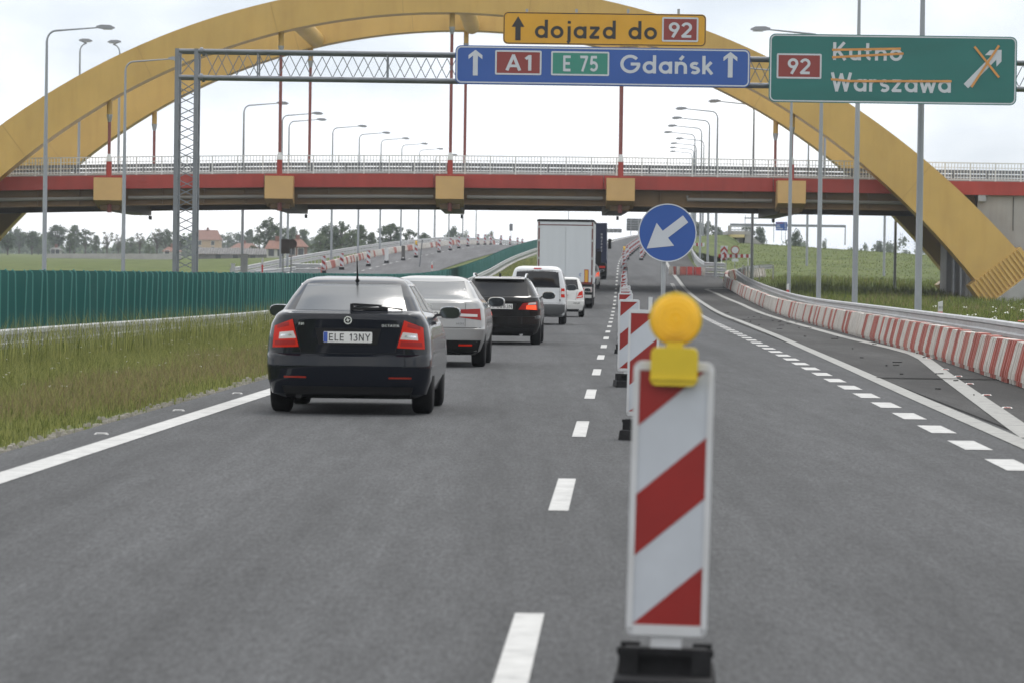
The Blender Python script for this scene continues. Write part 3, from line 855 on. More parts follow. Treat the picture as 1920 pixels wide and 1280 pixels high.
def spart(b, name, m, root, parent=None):
    o = root.location
    b.v = [tuple(Vector(p) - o) for p in b.v]
    return b.build(name, m, parent or root)
def panel(root, O, w_, h_, r, face, border, bw, inset, back=.05):
    spart(MB().prism(rrect(w_, h_, r), O + Vector((0, back, 0)), U, V, N, back), "panel", face, root)
    b = MB(); ring_poly(b, w_ - 2 * inset, h_ - 2 * inset, r - inset * .7, bw, O + U * inset + V * inset, .004)
    spart(b, "border", border, root)
    b = MB()
    for k in range(3):
        x = O.x + w_ * (.15 + .35 * k)
        b.box(x - .05, x + .05, O.y + back + .001, GD - .31, O.z + .08, O.z + h_ - .08)
    spart(b, "bracket", M_SBACK, root)
def plaque(root, xa, ya, xb, yb, face, txt, D, size, t, gap, y_base, x_text, width, edge=M_SWHITE, bw=.045):
    a = W(xa, yb, D); c = W(xb, yb, D); tp = W(xa, ya, D)
    O = Vector((a.x, D - .004, (a.z + c.z) / 2)); w_, h_ = c.x - a.x, tp.z - a.z
    p = spart(MB().prism(rrect(w_, h_, .04, 3), O, U, V, N, .006), "route_plaque", face, root)
    b = MB(); ring_poly(b, w_, h_, .04, bw, O, .009)
    spart(b, "plaque_border", edge, root, p)
    letters(txt, W(x_text, y_base, D) + N * .0125, U, V, N, size, t, gap, width, lambda b: spart(b, "letter", M_SWHITE, root, p))
def arrow_up(root, x, ytop, ybot, D, m, headw, stemw, headh, solid=False):
    p = W(x, ybot, D); h_ = (ybot - ytop) * D / FPX
    hw, sw, hh = headw * D / FPX / 2, stemw * D / FPX / 2, headh * D / FPX
    c = Vector((p.x, D - .006, p.z))
    b = MB()
    if solid: poly = [(-sw, 0), (sw, 0), (sw, h_ - hh), (hw, h_ - hh), (0, h_), (-hw, h_ - hh), (-sw, h_ - hh)]
    else: poly = [(-sw, 0), (sw, 0), (sw, h_ - hh * .78), (hw, h_ - hh * 1.25), (hw, h_ - hh * .72), (0, h_), (-hw, h_ - hh * .72), (-hw, h_ - hh * 1.25), (-sw, h_ - hh * .78)]
    b.prism(poly, c, U, V, N, .003)
    spart(b, "arrow", m, root)
# blue motorway sign
root, O, w_, h_ = sign_root("motorway_sign", "long blue overhead sign reading A1 E 75 Gda\u0144sk with two arrows", 853, 89, 1406, 161, SY)
panel(root, O, w_, h_, .16, M_SBLUE, M_SWHITE, .035, .025)
arrow_up(root, 891, 94, 142, SY, M_SWHITE, 26, 9, 14)
arrow_up(root, 1369, 98, 146, SY, M_SWHITE, 26, 9, 14)
plaque(root, 928, 95, 1015, 141, M_SRED, "A1", SY, 29 * px2m, .17, .22, 132.5, 949, 47 * px2m)
plaque(root, 1033, 97, 1142, 142.5, M_SPGRN, "E 75", SY, 29 * px2m, .17, .16, 134, 1056, 64 * px2m)
letters("Gda\u0144sk", W(1163, 137.5, SY) + N * .006, U, V, N, 34 * px2m, .165, .15, 172 * px2m, lambda b: spart(b, "letter", M_SWHITE, root))
# amber diversion sign on top
root, O, w_, h_ = sign_root("diversion_sign", "amber overhead sign reading dojazd do 92 above the blue sign", 943, 25, 1323.5, 85.5, SY - .02)
panel(root, O, w_, h_, .13, M_SYEL, M_SBLACK, .025, .012)
arrow_up(root, 971, 31, 76, SY - .02, M_SBLACK, 24, 10, 20, True)
letters("dojazd do", W(1003, 71.5, SY - .02) + N * .006, U, V, N, 34 * px2m, .165, .16, 227 * px2m, lambda b: spart(b, "letter", M_SBLACK, root))
plaque(root, 1241, 33, 1309, 79, M_SRED, "92", SY - .02, 28 * px2m, .17, .12, 70.5, 1254, 43 * px2m)
b = MB()
for x in (988, 1081, 1178, 1272.5):
    q = W(x, 24, SY); b.box(q.x - .035, q.x + .035, SY + .03, SY + .1, q.z - .6, q.z + .10)
spart(b, "mounting_bars", M_SBACK, root)
# green direction sign, struck through with tape
root, O, w_, h_ = sign_root("direction_sign", "green overhead sign with 92 Kutno Warszawa crossed out by orange tape", 1441, 66.5, 1905.5, 195, SY - .01)
panel(root, O, w_, h_, .17, M_SGREEN, M_SWHITE, .035, .025)
plaque(root, 1456, 101, 1540, 148, M_SRED, "92", SY - .01, 29 * px2m, .17, .12, 139, 1477, 42 * px2m)
letters("Kutno", W(1562, 113, SY - .01) + N * .006, U, V, N, 33 * px2m, .16, .16, 129 * px2m, lambda b: spart(b, "letter", M_SWHITE, root))
letters("Warszawa", W(1559, 171.5, SY - .01) + N * .006, U, V, N, 35 * px2m, .16, .15, 222 * px2m, lambda b: spart(b, "letter", M_SWHITE, root))
p0, p1 = W(1811, 162, SY - .01), W(1877, 95, SY - .01)
dv = (p1 - p0); L_ = math.hypot(dv.x, dv.z); du = Vector((dv.x, 0, dv.z)) / L_; dn = Vector((-du.z, 0, du.x))
hwid = .15
b = MB().prism([(0, -.085), (L_ - .27, -.085), (L_ - .40, -.22), (L_ - .21, -.22), (L_ + .02, .0), (L_ - .21, .22), (L_ - .40, .22), (L_ - .27, .085), (0, .085)], Vector((p0.x, SY - .015, p0.z)), du, dn, N, .003)
spart(b, "arrow", M_SWHITE, root)
for k, (xa, ya, xb, yb) in enumerate(((1560, 94, 1689, 92), (1560, 108, 1694, 101), (1558, 149, 1592, 152.5), (1590, 152.6, 1784, 153), (1827, 88, 1873, 146), (1821, 164, 1873, 86))):
    q0, q1 = W(xa, ya, SY - .01), W(xb, yb, SY - .01)
    spart(MB().beam((q0.x, SY - .025 - .004 * k, q0.z), (q1.x, SY - .025 - .004 * k, q1.z), .003, .062), "tape_strip", M_TAPE, root)
# ------------------------------------------------------------------ street lamps
M_POLE = mat("lamp pole steel", (.30, .32, .345), .5, metal=.4, var=.10, vscale=1.2, stretch=(1, 1, .3))
M_HEAD = mat("lamp housing grey", (.22, .23, .245), .45)
M_LENS = mat("lamp glass", (.62, .63, .64), .15)
def lamp_proto(sign, H, arm, r0=.105, r1=.055):
    root = thing("street_lamp", "", "street lamp")
    b = MB(); b.tube([(0, 0, -.1), (0, 0, .6), (0, 0, H * .55), (0, 0, H - .7)], [r0 * 1.05, r0, r0 * .87, r1], 10)
    b.build("pole", M_POLE, root, True)
    pts = []
    for k in range(7):
        a = R(90 * k / 6)
        pts.append((sign * .42 * (1 - math.cos(a)), 0, H - .7 + .5 * math.sin(a)))
    pts.append((sign * (arm - .75), 0, H - .2 + .16))
    MB().tube(pts, [r1] + [r1 * .8] * 6 + [.03], 8).build("arm", M_POLE, root, True)
    b = MB(); s = sign
    prof = [(arm - .82, -.02, .07, .10), (arm - .60, -.05, .13, .13), (arm - .2, -.05, .12, .15), (arm, -.03, .03, .11)]
    z = H - .04
    for (x, lo_, hi_, hw) in prof:
        b.v += [(s * x, -hw, z + lo_), (s * x, hw, z + lo_), (s * x, hw * .6, z + hi_), (s * x, -hw * .6, z + hi_)]
    for i in range(3):
        for k in range(4):
            b.f.append((4 * i + k, 4 * i + (k + 1) % 4, 4 * i + 4 + (k + 1) % 4, 4 * i + 4 + k)); b.m.append(0)
    b.f += [(0, 1, 2, 3), (15, 14, 13, 12)]; b.m += [0, 0]
    h = b.build("lamp_head", M_HEAD, root)
    x0, x1 = sorted((s * (arm - .52), s * (arm - .1)))
    MB().box(x0, x1, -.1, .1, z - .09, z - .045).build("lens", M_LENS, h)
    return root
PROTO = {}
def put_lamp(kind, X, Y, z, label, group):
    if kind not in PROTO:
        PROTO[kind] = lamp_proto(*LK[kind]); o = PROTO[kind]
    else:
        o = tree_copy(PROTO[kind])
    o.location = (X, Y, z)
    tag(o, label, group=group)
    return o
LK = {'L': (1, 12.3, 3.0), 'R': (-1, 12.0, 3.0), 'D': (1, 8.6, .75, .085, .05), 'E': (-1, 8.6, .75, .085, .05)}
LL = [(84, 178.5), (232, 205.7), (455, 271), (527, 296), (540, 322), (622, 352), (672, 388), (713, 425), (752, 463), (785, 503), (815, 545), (842, 590), (868, 640), (893, 700)]
for k, (x, d) in enumerate(LL):
    q = W(x, 400, d)
    put_lamp('L', q.x, d, gz(q.x, d), f"{ORD[k]} tall grey lamp along the opposite carriageway, arm pointing over the road", "lamps along the opposite carriageway")
RL_ = [(1724, 114), (1605, 140), (1537, 168), (1481, 203), (1411, 263), (1343, 285), (1328, 318), (1313.5, 352), (1301, 386), (1318, 425), (1304, 462), (1299, 500), (1296, 540)]
for k, (x, d) in enumerate(RL_):
    q = W(x, 400, d)
    put_lamp('R', q.x, d, gz(q.x, d), f"{ORD[k]} tall grey lamp along the slip road side, arm pointing left", "lamps along the slip road")
for x, d, kd, lb in ((147.5, 246, 'D', "slim lamp post on the bridge deck seen behind the near arch, its head facing us"), (222, 248, 'E', "slim lamp post on the bridge deck beside the first far hanger"),
                 (1546, 247, 'E', "slim lamp post on the bridge deck behind the green sign")):
    q = W(x, 300, d); put_lamp(kd, q.x, d, zdk(q.x) - .06, lb, "lamps on the bridge deck")
# distant poles standing right of the bridge opening
for k, (x, d) in enumerate(((1513, 330), (1658, 300), (1678.5, 260))):
    q = W(x, 470, d); put_lamp('R' if k else 'R', q.x, d, gz(q.x, d) - (2.5 if k else 0), f"{ORD[k]} grey lamp pole out in the meadow behind the bridge", "lamps out in the meadow")

# ------------------------------------------------------------------ guardrails
M_GUARD = mat("guardrail zinc", (.43, .44, .45), .5, metal=.45, var=.12, vscale=1.6, dirt=.25, dirtcol=(.26, .26, .255))
WB = [(0, -.155), (.045, -.13), (.05, -.07), (.0, -.04), (0, .04), (.05, .07), (.045, .13), (0, .155)]
def guardrail(name, label, pts, face, spacing=4.0, top=.75, group=None, beams=1):
    """pts: ground points along the run; face: +1/-1 side the beam bulges to"""
    root = thing(name, label, "guardrail", pts[0], 0, group)
    o = pts[0]
    # resample
    L = [0]
    for a, c in zip(pts, pts[1:]): L.append(L[-1] + (c - a).length)
    n = max(2, int(L[-1] / spacing) + 1)
    S = np.linspace(0, L[-1], n)
    xs = [np.interp(S, L, [p[k] for p in pts]) for k in range(3)]
    Q = [Vector((xs[0][i], xs[1][i], xs[2][i])) - o for i in range(n)]
    for lev in range(beams):
        b = MB()
        for i, p in enumerate(Q):
            t = (Q[min(i + 1, n - 1)] - Q[max(i - 1, 0)]); nn = Vector((t.y, -t.x, 0)).normalized() * face
            for (u, v) in WB:
                q = p + nn * (.06 + u) + Vector((0, 0, top - .155 - lev * .36 + v)); b.v.append(tuple(q))
            for (u, v) in WB[::-1]:
                q = p + nn * (.056 + u) + Vector((0, 0, top - .155 - lev * .36 + v)); b.v.append(tuple(q))
        m_ = 16
        for i in range(n - 1):
            for k in range(m_):
                b.f.append((i * m_ + k, i * m_ + (k + 1) % m_, (i + 1) * m_ + (k + 1) % m_, (i + 1) * m_ + k)); b.m.append(0)
        b.build("rail", M_GUARD, root, True)
    post = None
    for p in Q:
        if post is None:
            post = MB().box(-.05, .05, -.035, .035, -.3, top - .05).build("post", M_GUARD, root, loc=p)
        else:
            child_copy(post, root, p)
    return root
# along the median, under the anti-glare paddles
md = [PG(d, float(foff(d)) + .25) for d in np.arange(30, 700, 6)]
guardrail("guardrail", "long grey guardrail along the median grass below the green paddles", md, 1, 4.0, .64)
# along the closed ramp behind the plastic barriers
rp = [PG(d, float(boff(d)) + .9) for d in np.arange(20, 250, 5)] + [Vector((W(x, 500, d).x, d, gz(W(x, 500, d).x, d) + .25)) for x, d in ((1382, 257), (1388, 264), (1400, 270), (1420, 274), (1450, 276))]
guardrail("guardrail", "grey guardrail curving behind the red and white barriers of the exit", rp, -1, 2.0, .86)
# opposite carriageway, outer edge (upper) and the short flared run
og = [Vector((float(Xd(d)) - 27.4, d, float(zopp(d)))) for d in np.arange(285, 760, 6)]
guardrail("guardrail", "long grey guardrail on the outer edge of the opposite carriageway", og, 1, 4.0, .95, beams=2)
fl = [Vector((W(x, 500, d).x, d, float(zopp(d)) - .05)) for x, d in ((478, 282), (500, 288), (525, 296), (552, 303))]
guardrail("guardrail", "short flared guardrail beside the stacked rails on the opposite carriageway", fl, 1, 2.0, .85, beams=1)
sk = [Vector((W(x, 500, d).x, d, float(zopp(d)))) for x, d in ((550, 304), (575, 304.5), (600, 305))]
guardrail("guardrail", "short run of stacked rails at the start of the opposite barrier row", sk, 1, 1.5, 1.0, beams=3)
cr = [Vector((W(x, 500, d).x, d, float(zr(d)) + .02)) for x, d in ((1322, 291), (1340, 290), (1361, 289))]
guardrail("guardrail", "short three-rail guardrail closing the far end of the slip road", cr, 1, 1.1, .95, beams=3)
kr = [Vector((W(x, 500, d).x, d, gz(W(x, 500, d).x, d) + .1)) for x, d in ((1322, 302), (1312, 318), (1304, 345), (1299, 380), (1296, 420))]
guardrail("guardrail", "distant guardrail running up the hill beyond the slip road closure", kr, -1, 3, .8)
dk = [Vector((W(x, 500, d).x, d, gz(W(x, 500, d).x, d))) for x, d in ((405, 224), (425, 236))]
guardrail("guardrail", "short guardrail end peeping over the green paddles by the gantry tower", dk, 1, 2, 1.15)

# ------------------------------------------------------------------ anti-glare paddles
M_TEAL = mat("teal plastic paddle", (.009, .090, .083), .45, var=.10, vscale=.8, dirt=.2, dirtcol=(.03, .12, .10))
M_TEALE = mat("pale paddle edge", (.075, .24, .22), .5)  # paler teal than the plate, for the lip on one edge
fence = thing("anti_glare_fence", "long teal row of upright anti-glare paddles along the median", "anti-glare fence", PG(40, float(foff(40))))
FO = Vector(fence.location)
def paddle_geo(b, p, lean, w=.31, h=1.06, z0=.50):
    """upright plate with rounded top, facing traffic; p = ground point"""
    hw = w / 2
    prof = [(-hw * .86, 0), (hw * .86, 0), (hw, .12), (hw, h - .045), (hw - .02, h - .008), (hw - .05, h), (-hw + .05, h), (-hw + .02, h - .008), (-hw, h - .045), (-hw, .12)]
    c, s = math.cos(lean[1]), math.sin(lean[1])
    O = p + Vector((0, 0, z0))
    Uv = Vector((c, s, 0)); Vv = Vector((math.sin(lean[0]), 0, math.cos(lean[0]))); Nv = Vector((s, -c, 0))
    b.mi(0).prism(prof, O - Nv * .02, Uv, Vv, Nv, .04)
    # raised lip along the edge that faces the road
    lip = prof[2:6]
    for a, q in zip(lip, lip[1:]):
        b.mi(1).beam(O + Uv * a[0] + Vv * a[1] + Nv * .0, O + Uv * q[0] + Vv * q[1] + Nv * .0, .044, .012, Nv)
d = 44.0; far_b = MB(); cnt = 0; protos = []
for k in range(4):
    b = MB(); paddle_geo(b, Vector((0, 0, 0)), ((-.02, .02, .0, .035)[k], (.05, -.04, .1, 0)[k])); protos.append(b)
first = [None] * 4
while d < 600:
    p = PG(d, float(foff(d))) - FO
    if cnt < 280:
        k = random.randrange(4)
        if first[k] is None:
            o = protos[k].build("paddle", [M_TEAL, M_TEALE], fence, loc=p); first[k] = o
        else:
            o = child_copy(first[k], fence, p)
        o.scale = (1, 1, 1 + random.uniform(-.006, .006))
    else:
        paddle_geo(far_b, p, (random.uniform(-.02, .02), random.uniform(-.04, .06)))
    cnt += 1
    d += .74
tag(far_b.build("paddles", [M_TEAL, M_TEALE], fence), kind="stuff")
# rail that carries the paddles
b = MB(); dd = np.arange(44, 604, 4.)
for a, c in zip(dd, dd[1:]):
    b.beam(PG(a, float(foff(a)), .52) - FO, PG(c, float(foff(c)), .52) - FO, .12, .06)
b.build("carrier_rail", M_GUARD, fence)
# low concrete strip below
b = MB()
for a, c in zip(dd, dd[1:]):
    b.beam(PG(a, float(foff(a)) + .55, .04) - FO, PG(c, float(foff(c)) + .55, .04) - FO, .35, .16)
tag(b.build("median_kerb", M_CONC, loc=FO), kind="structure")

# ------------------------------------------------------------------ red and white plastic barriers
M_BW = mat("white barrier plastic", (.54, .51, .47), .5, var=.12, vscale=2.5, dirt=.65, dirtcol=(.36, .30, .25))
M_BR = mat("faded red barrier plastic", (.36, .095, .07), .55, var=.2, vscale=2.0, dirt=.75, dirtcol=(.45, .26, .21))
M_BR2 = mat("bright red barrier plastic", (.52, .055, .045), .45, var=.1, vscale=2.0)
def barrier_mesh(L=1.9, H=.63):
    """trapezoid water-filled unit: stepped foot, recessed ribs, stubby top"""
    b = MB()
    def sec(y, w0, w1, w2, z1, z2):
        return [(-w0, y, .07), (w0, y, .07), (w0 * .96, y, z1), (w1, y, z2), (w2, y, H), (-w2, y, H), (-w1, y, z2), (-w0 * .96, y, z1)]
    ys = [0.0, .04, .14, .16, .46, .48, .64, .66, 1.24, 1.26, 1.42, 1.44, 1.74, 1.76, 1.86, 1.9]
    wide = [0, 1, 1, 0, 0, 1, 1, 0, 0, 1, 1, 0, 0, 1, 1, 0]
    for y, w in zip(ys, wide):
        s = 0 if w else -.06
        e = -.02 if y in (0.0, 1.9) else 0
        b.v += sec(y * L / 1.9, .22 + s + e, .115 + s * .7 + e, .09 + e, .16, .56)
    for i in range(len(ys) - 1):
        for k in range(8):
            b.f.append((i * 8 + k, i * 8 + (k + 1) % 8, i * 8 + 8 + (k + 1) % 8, i * 8 + 8 + k)); b.m.append(0)
    b.f.append(tuple(range(8))[::-1]); b.f.append(tuple((len(ys) - 1) * 8 + k for k in range(8))); b.m += [0, 0]
    for y in (.1, .55, 1.15, 1.6):
        b.box(-.2, -.06, y * L / 1.9, (y + .2) * L / 1.9, 0, .069); b.box(.06, .2, y * L / 1.9, (y + .2) * L / 1.9, 0, .069)
    return b
bar_me = {}
def barrier(kind, p, q, label, group, name="plastic_barrier"):
    m_ = {'w': M_BW, 'r': M_BR, 'R': M_BR2}[kind]
    if kind not in bar_me:
        o = barrier_mesh().build(name, m_); bar_me[kind] = o
    else:
        o = bar_me[kind].copy(); COL.objects.link(o)
    v = q - p
    o.location = p + Vector((random.uniform(-.015, .015), 0, 0))
    o.rotation_euler = (math.asin(max(-1, min(1, v.z / v.length))), random.uniform(-.012, .012), math.atan2(-v.x, v.y) + random.uniform(-.008, .008))
    o.scale = (1, v.length / 2.02, 1 + random.uniform(-.02, .02))
    tag(o, label, "barrier", group)
    return o
pts = [P(d, float(boff(d)), .002) for d in np.arange(38, 256, 1.0)]
tail = [(1362, 258), (1366, 263), (1376, 267.5), (1392, 271), (1412, 273.5), (1436, 275)]
for x, d in tail:
    q = W(x, 500, d); pts.append(Vector((q.x, d, float(zr(d)) + .25)))
L = [0]
for a, c in zip(pts, pts[1:]): L.append(L[-1] + (c - a).length)
def at(s): return Vector([float(np.interp(s, L, [p[k] for p in pts])) for k in range(3)])
s = 0.0; k = 0
seq = []
while s + 1.25 < L[-1]:
    near = s < 62
    kd = ('w' if k % 2 else 'r') if near else ('r' if random.random() < .27 else 'w')
    lab = ("white plastic barrier unit in the long row along the exit lane" if kd == 'w' else "faded red plastic barrier unit in the long row along the exit lane")
    barrier(kd, at(s), at(s + 1.25), lab, "white units of the exit lane row" if kd == 'w' else "red units of the exit lane row")
    s += 1.25; k += 1
# across the far end of the slip road
xs_ = [1254, 1263, 1269, 1275, 1289, 1300, 1304.5, 1316, 1323]
ks_ = ['w', 'R', 'w', 'r', 'R', 'R', 'R', 'w']
ks_ = ['w', 'r', 'w', 'r', 'R', 'R', 'R', 'w']
seen = {}
for i in range(8):
    d = 291 - i * .15
    a, c = W(xs_[i], 515, d), W(xs_[i + 1], 515, d)
    a = Vector((a.x, d, float(zr(d)))); c = Vector((c.x - .03, d, float(zr(d))))
    wd = max(.25, (c - a).length)
    ww = {'w': 'white', 'r': 'faded red', 'R': 'bright red'}[ks_[i]]
    seen[ww] = seen.get(ww, 0) + 1
    barrier(ks_[i], a, c, f"{ORD[seen[ww] - 1]} {ww} unit, from the left, of the short row closing the slip road", "units closing the slip road")
# opposite carriageway row
oo = tab(305, -22.9, 330, -24.2, 400, -25.2, 800, -25.4)
d = 306.0; k = 0
while d < 600:
    a = Vector((float(Xd(d)) + float(oo(d)), d, float(zopp(d)))); e = d + (2.0 if d < 430 else 4.0)
    c = Vector((float(Xd(e)) + float(oo(e)), e, float(zopp(e))))
    kd = 'R' if k in (1, 2) else ('r' if random.random() < .22 else 'w')
    lab = {'R': f"{ORD[min(k, 3) - 1]} bright red barrier unit at the start of the opposite row", 'r': "faded red plastic barrier unit in the row on the opposite carriageway", 'w': "white plastic barrier unit in the row on the opposite carriageway"}[kd]
    barrier(kd, a, c, lab, {'R': None, 'r': "red units of the opposite row", 'w': "white units of the opposite row"}[kd])
    d = e; k += 1

# ------------------------------------------------------------------ delineator boards on rubber feet
M_BRD = mat("white board plastic", (.58, .59, .60), .4, var=.04, vscale=5, dirt=.4, dirtcol=(.42, .41, .39))
M_BSHEET = mat("white board sheeting", (.50, .53, .57), .4, var=.05, vscale=5, dirt=.3, dirtcol=(.36, .38, .40))
M_BRED = mat("dark red sheeting", (.27, .009, .006), .4, var=.08, vscale=6, dirt=.3, dirtcol=(.20, .022, .016))
M_BBLACK = mat("black board sheeting", (.05, .035, .035), .5)
M_RUB = mat("black recycled rubber", (.016, .016, .017), .85, var=.4, vscale=8, bump=.3, bscale=60, spec=.25)
M_LAMPY = mat("yellow lamp housing", (.64, .47, .02), .45, var=.06, vscale=9)
M_LAMPL = mat("amber lamp lens", (.93, .70, .16), .14, var=.06, vscale=14, transl=.75)
def delineator(flip=False, lamp=False, post=False, w=.29, h=.985, z0=.21, inset=.022, redm=None, foot=True):
    root = thing("delineator_board", "", "delineator")
    redm = redm or M_BRED
    iw, ih = w - 2 * inset, h - 2 * inset - .03
    pw = rrect(w, h, .03, 3)
    b = MB().prism(pw, (-w / 2, .02, z0), U, V, N, .035)
    bd = b.build("board", M_BRD, root)
    # face sheeting in a shallow tray
    MB().prism([(0, 0), (iw, 0), (iw, ih), (0, ih)], (-iw / 2, -.0155, z0 + inset + .02), U, V, N, .002).build("face", M_BSHEET, bd)
    t = .012
    fr = MB()
    fr.box(-w / 2 + .002, -iw / 2, -.024, -.0152, z0 + .03, z0 + h - .03); fr.box(iw / 2, w / 2 - .002, -.024, -.0152, z0 + .03, z0 + h - .03)
    fr.box(-iw / 2 + .001, iw / 2 - .001, -.024, -.0152, z0 + .004, z0 + inset + .02); fr.box(-iw / 2 + .001, iw / 2 - .001, -.024, -.0152, z0 + inset + .02 + ih, z0 + h - .004)
    fr.build("frame", M_BRD, bd)
    sl = .86
    for lo_, hi_ in ((-9, 0.0), (.245, .465), (.71, 9)):
        poly = [(0, 0), (iw, 0), (iw, ih), (0, ih)]
        f = lambda p: p[1] - p[0] * sl
        poly = clip_poly(poly, lambda p: f(p) - lo_); poly = clip_poly(poly, lambda p: hi_ - f(p))
        if flip: poly = [(iw - u, v) for u, v in poly][::-1]
        MB().prism(poly, (-iw / 2, -.0176, z0 + inset + .02), U, V, N, .0016).build("stripe", redm, bd)
    # foot
    b = MB()
    b.hexa([(-.185, -.40, 0), (.185, -.40, 0), (.185, .40, 0), (-.185, .40, 0), (-.175, -.38, .085), (.175, -.38, .085), (.175, .38, .085), (-.175, .38, .085)])
    b.build("rubber_foot", M_RUB, root)
    b = MB()
    b.hexa([(-.16, -.12, .086), (.16, -.12, .086), (.16, .12, .086), (-.16, .12, .086), (-.145, -.1, .165), (.145, -.1, .165), (.145, .1, .165), (-.145, .1, .165)])
    for x in (-.13, .13): b.box(x - .035, x + .035, -.17, -.121, .086, .175); b.box(x - .035, x + .035, .121, .17, .086, .175)
    b.box(-.172, .172, -.165, -.125, .155, .18)
    b.build("foot_block", M_RUB, root)
    MB().box(-.055, .055, -.012, .03, .12, z0 + .06).build("spigot", M_BRD, root)
    if lamp:
        zt = z0 + h - .085
        b = MB().prism(rrect(.168, .135, .022, 4), (-.084, .06, zt), U, V, N, .125)
        b.prism(rrect(.06, .05, .01, 3), (-.03, .03, zt + .13), U, V, N, .06)
        b.box(-.086, .086, -.072, -.0655, zt + .02, zt + .028)
        b.build("battery_box", M_LAMPY, root)
        zc = zt + .135 + .10
        b = MB(); pr = [(-.036, .004), (-.036, .010), (-.030, .016), (-.039, .024), (-.034, .034), (-.041, .042), (-.035, .052), (-.040, .060), (-.033, .070), (-.034, .078), (-.014, .0875), (.014, .0875), (.034, .078), (.040, .055), (.042, .02)]
        for y, r_ in pr:
            for k in range(28): b.v.append((r_ * math.cos(2 * math.pi * k / 28), y - .002, zc + r_ * math.sin(2 * math.pi * k / 28)))
        for i in range(len(pr) - 1):
            for k in range(28): b.f.append((i * 28 + k, i * 28 + (k + 1) % 28, (i + 1) * 28 + (k + 1) % 28, (i + 1) * 28 + k)); b.m.append(0)
        b.f += [tuple(range(28))[::-1], tuple((len(pr) - 1) * 28 + k for k in range(28))]; b.m += [0, 0]
        ln = b.build("lamp_lens", M_LAMPL, root, True)
        b = MB(); rg = []
        for k in range(29):
            a = 2 * math.pi * k / 28; rg.append((.09 * math.cos(a), 0, zc + .09 * math.sin(a)))
        b.tube(rg, .006, 6, cap=False); b.prism([(-.03, .07), (.03, .07), (.012, .098), (-.012, .098)], (0, .012, zc), U, V, N, .024)
        b.build("lens_ring", M_LAMPY, ln, True)
    if post:
        MB().tube([(.05, .06, .1), (.05, .06, z0 + h + .12)], .018, 10).build("support_post", M_BRD, root, True)
    return root
dA = delineator(lamp=True); dA.name = "delineator_board"
dA.location = (W(1246, 1280, 14.4).x, 14.4, .001); dA.rotation_euler = (0, R(.9), R(-3))
tag(dA, "large red and white striped delineator board with yellow lamp, closest to the camera")
dB = delineator(post=True)
dB.location = (float(Xd(37.5)) + .585, 37.5, .002); dB.rotation_euler = (0, R(.6), R(-6))
tag(dB, "striped delineator board with white post, just behind the one carrying the yellow lamp")
base_d = delineator()
base_d.location = (float(Xd(55.5)) + .48, 55.5, .002); base_d.rotation_euler = (0, R(.3), R(2))
tag(base_d, "striped delineator board third in the lane row", group="delineator boards along the lane dashes")
tag(dA, group="delineator boards along the lane dashes"); tag(dB, group="delineator boards along the lane dashes")
dd = [80, 97, 112, 128, 142, 158, 174, 190, 206, 222, 238, 254, 270, 286, 302, 318, 334, 350, 362, 374, 386, 398, 410, 422, 434, 446, 458, 470, 482, 494]
for k, d in enumerate(dd):
    o = tree_copy(base_d)
    off = .49 + random.uniform(-.05, .05) + max(0, (d - 330)) * .003
    o.location = P(d, off, .003); o.rotation_euler = (0, R(random.uniform(-.8, .8)), R(random.uniform(-7, 7)))
    tag(o, f"striped delineator board, {ORD[k + 3]} in the lane row counted from the camera")
dl = delineator(lamp=True)
dl.location = P(342, .45, .003); tag(dl, "distant lane-row delineator board carrying a yellow lamp", group="delineator boards along the lane dashes")
for k, d in enumerate(range(360, 500, 14)):
    o = tree_copy(base_d); o.location = P(d, 1.9 + (d - 360) * .004, .003)
    tag(o, f"small far delineator board, {ORD[k]} of the second line on the hill", group="second far line of boards")
# opposite carriageway: stripes lean the other way; one board shows its white back, one its dark back
fo = delineator(flip=True, redm=M_BRED)
opd = [(607, 318, 'n'), (641, 333, 'n'), (691, 350, 'n'), (725, 368, 'w'), (756, 384, 'k'), (780, 402, 'l'), (823, 440, 'n'), (844, 462, 'n'), (860, 484, 'n'), (877, 508, 'n'), (896, 532, 'n'), (909, 552, 'n'), (920, 570, 'n'), (939, 600, 'n'), (956, 630, 'n'), (970, 655, 'n'), (979, 680, 'n')]
M_BOARDK = mat("grimy board back", (.10, .095, .09), .8)
for k, (x, d, kd) in enumerate(opd):
    if k == 0: o = fo
    elif kd == 'l': o = delineator(flip=True, lamp=True)
    else: o = tree_copy(fo)
    q = W(x, 480, d); o.location = (q.x, d, float(zopp(d)) + .004)
    s = 1.18; o.scale = (s, s, s)
    if kd in 'wk':
        o.rotation_euler = (0, 0, math.pi)
        if kd == 'k':
            for ch in ALLKIDS(o):
                if ch.name.startswith('board'):
                    ch.data = ch.data.copy(); ch.data.materials.clear(); ch.data.materials.append(M_BOARDK)
    lab = {'n': f"red and white delineator on the opposite carriageway, {ORD[k]} from the gantry side", 'w': "delineator on the opposite carriageway turned to show its plain white back",
           'k': "delineator on the opposite carriageway turned to show its dark grimy back", 'l': "delineator with yellow lamp on the opposite carriageway"}[kd]
    tag(o, lab, group="boards on the opposite carriageway")

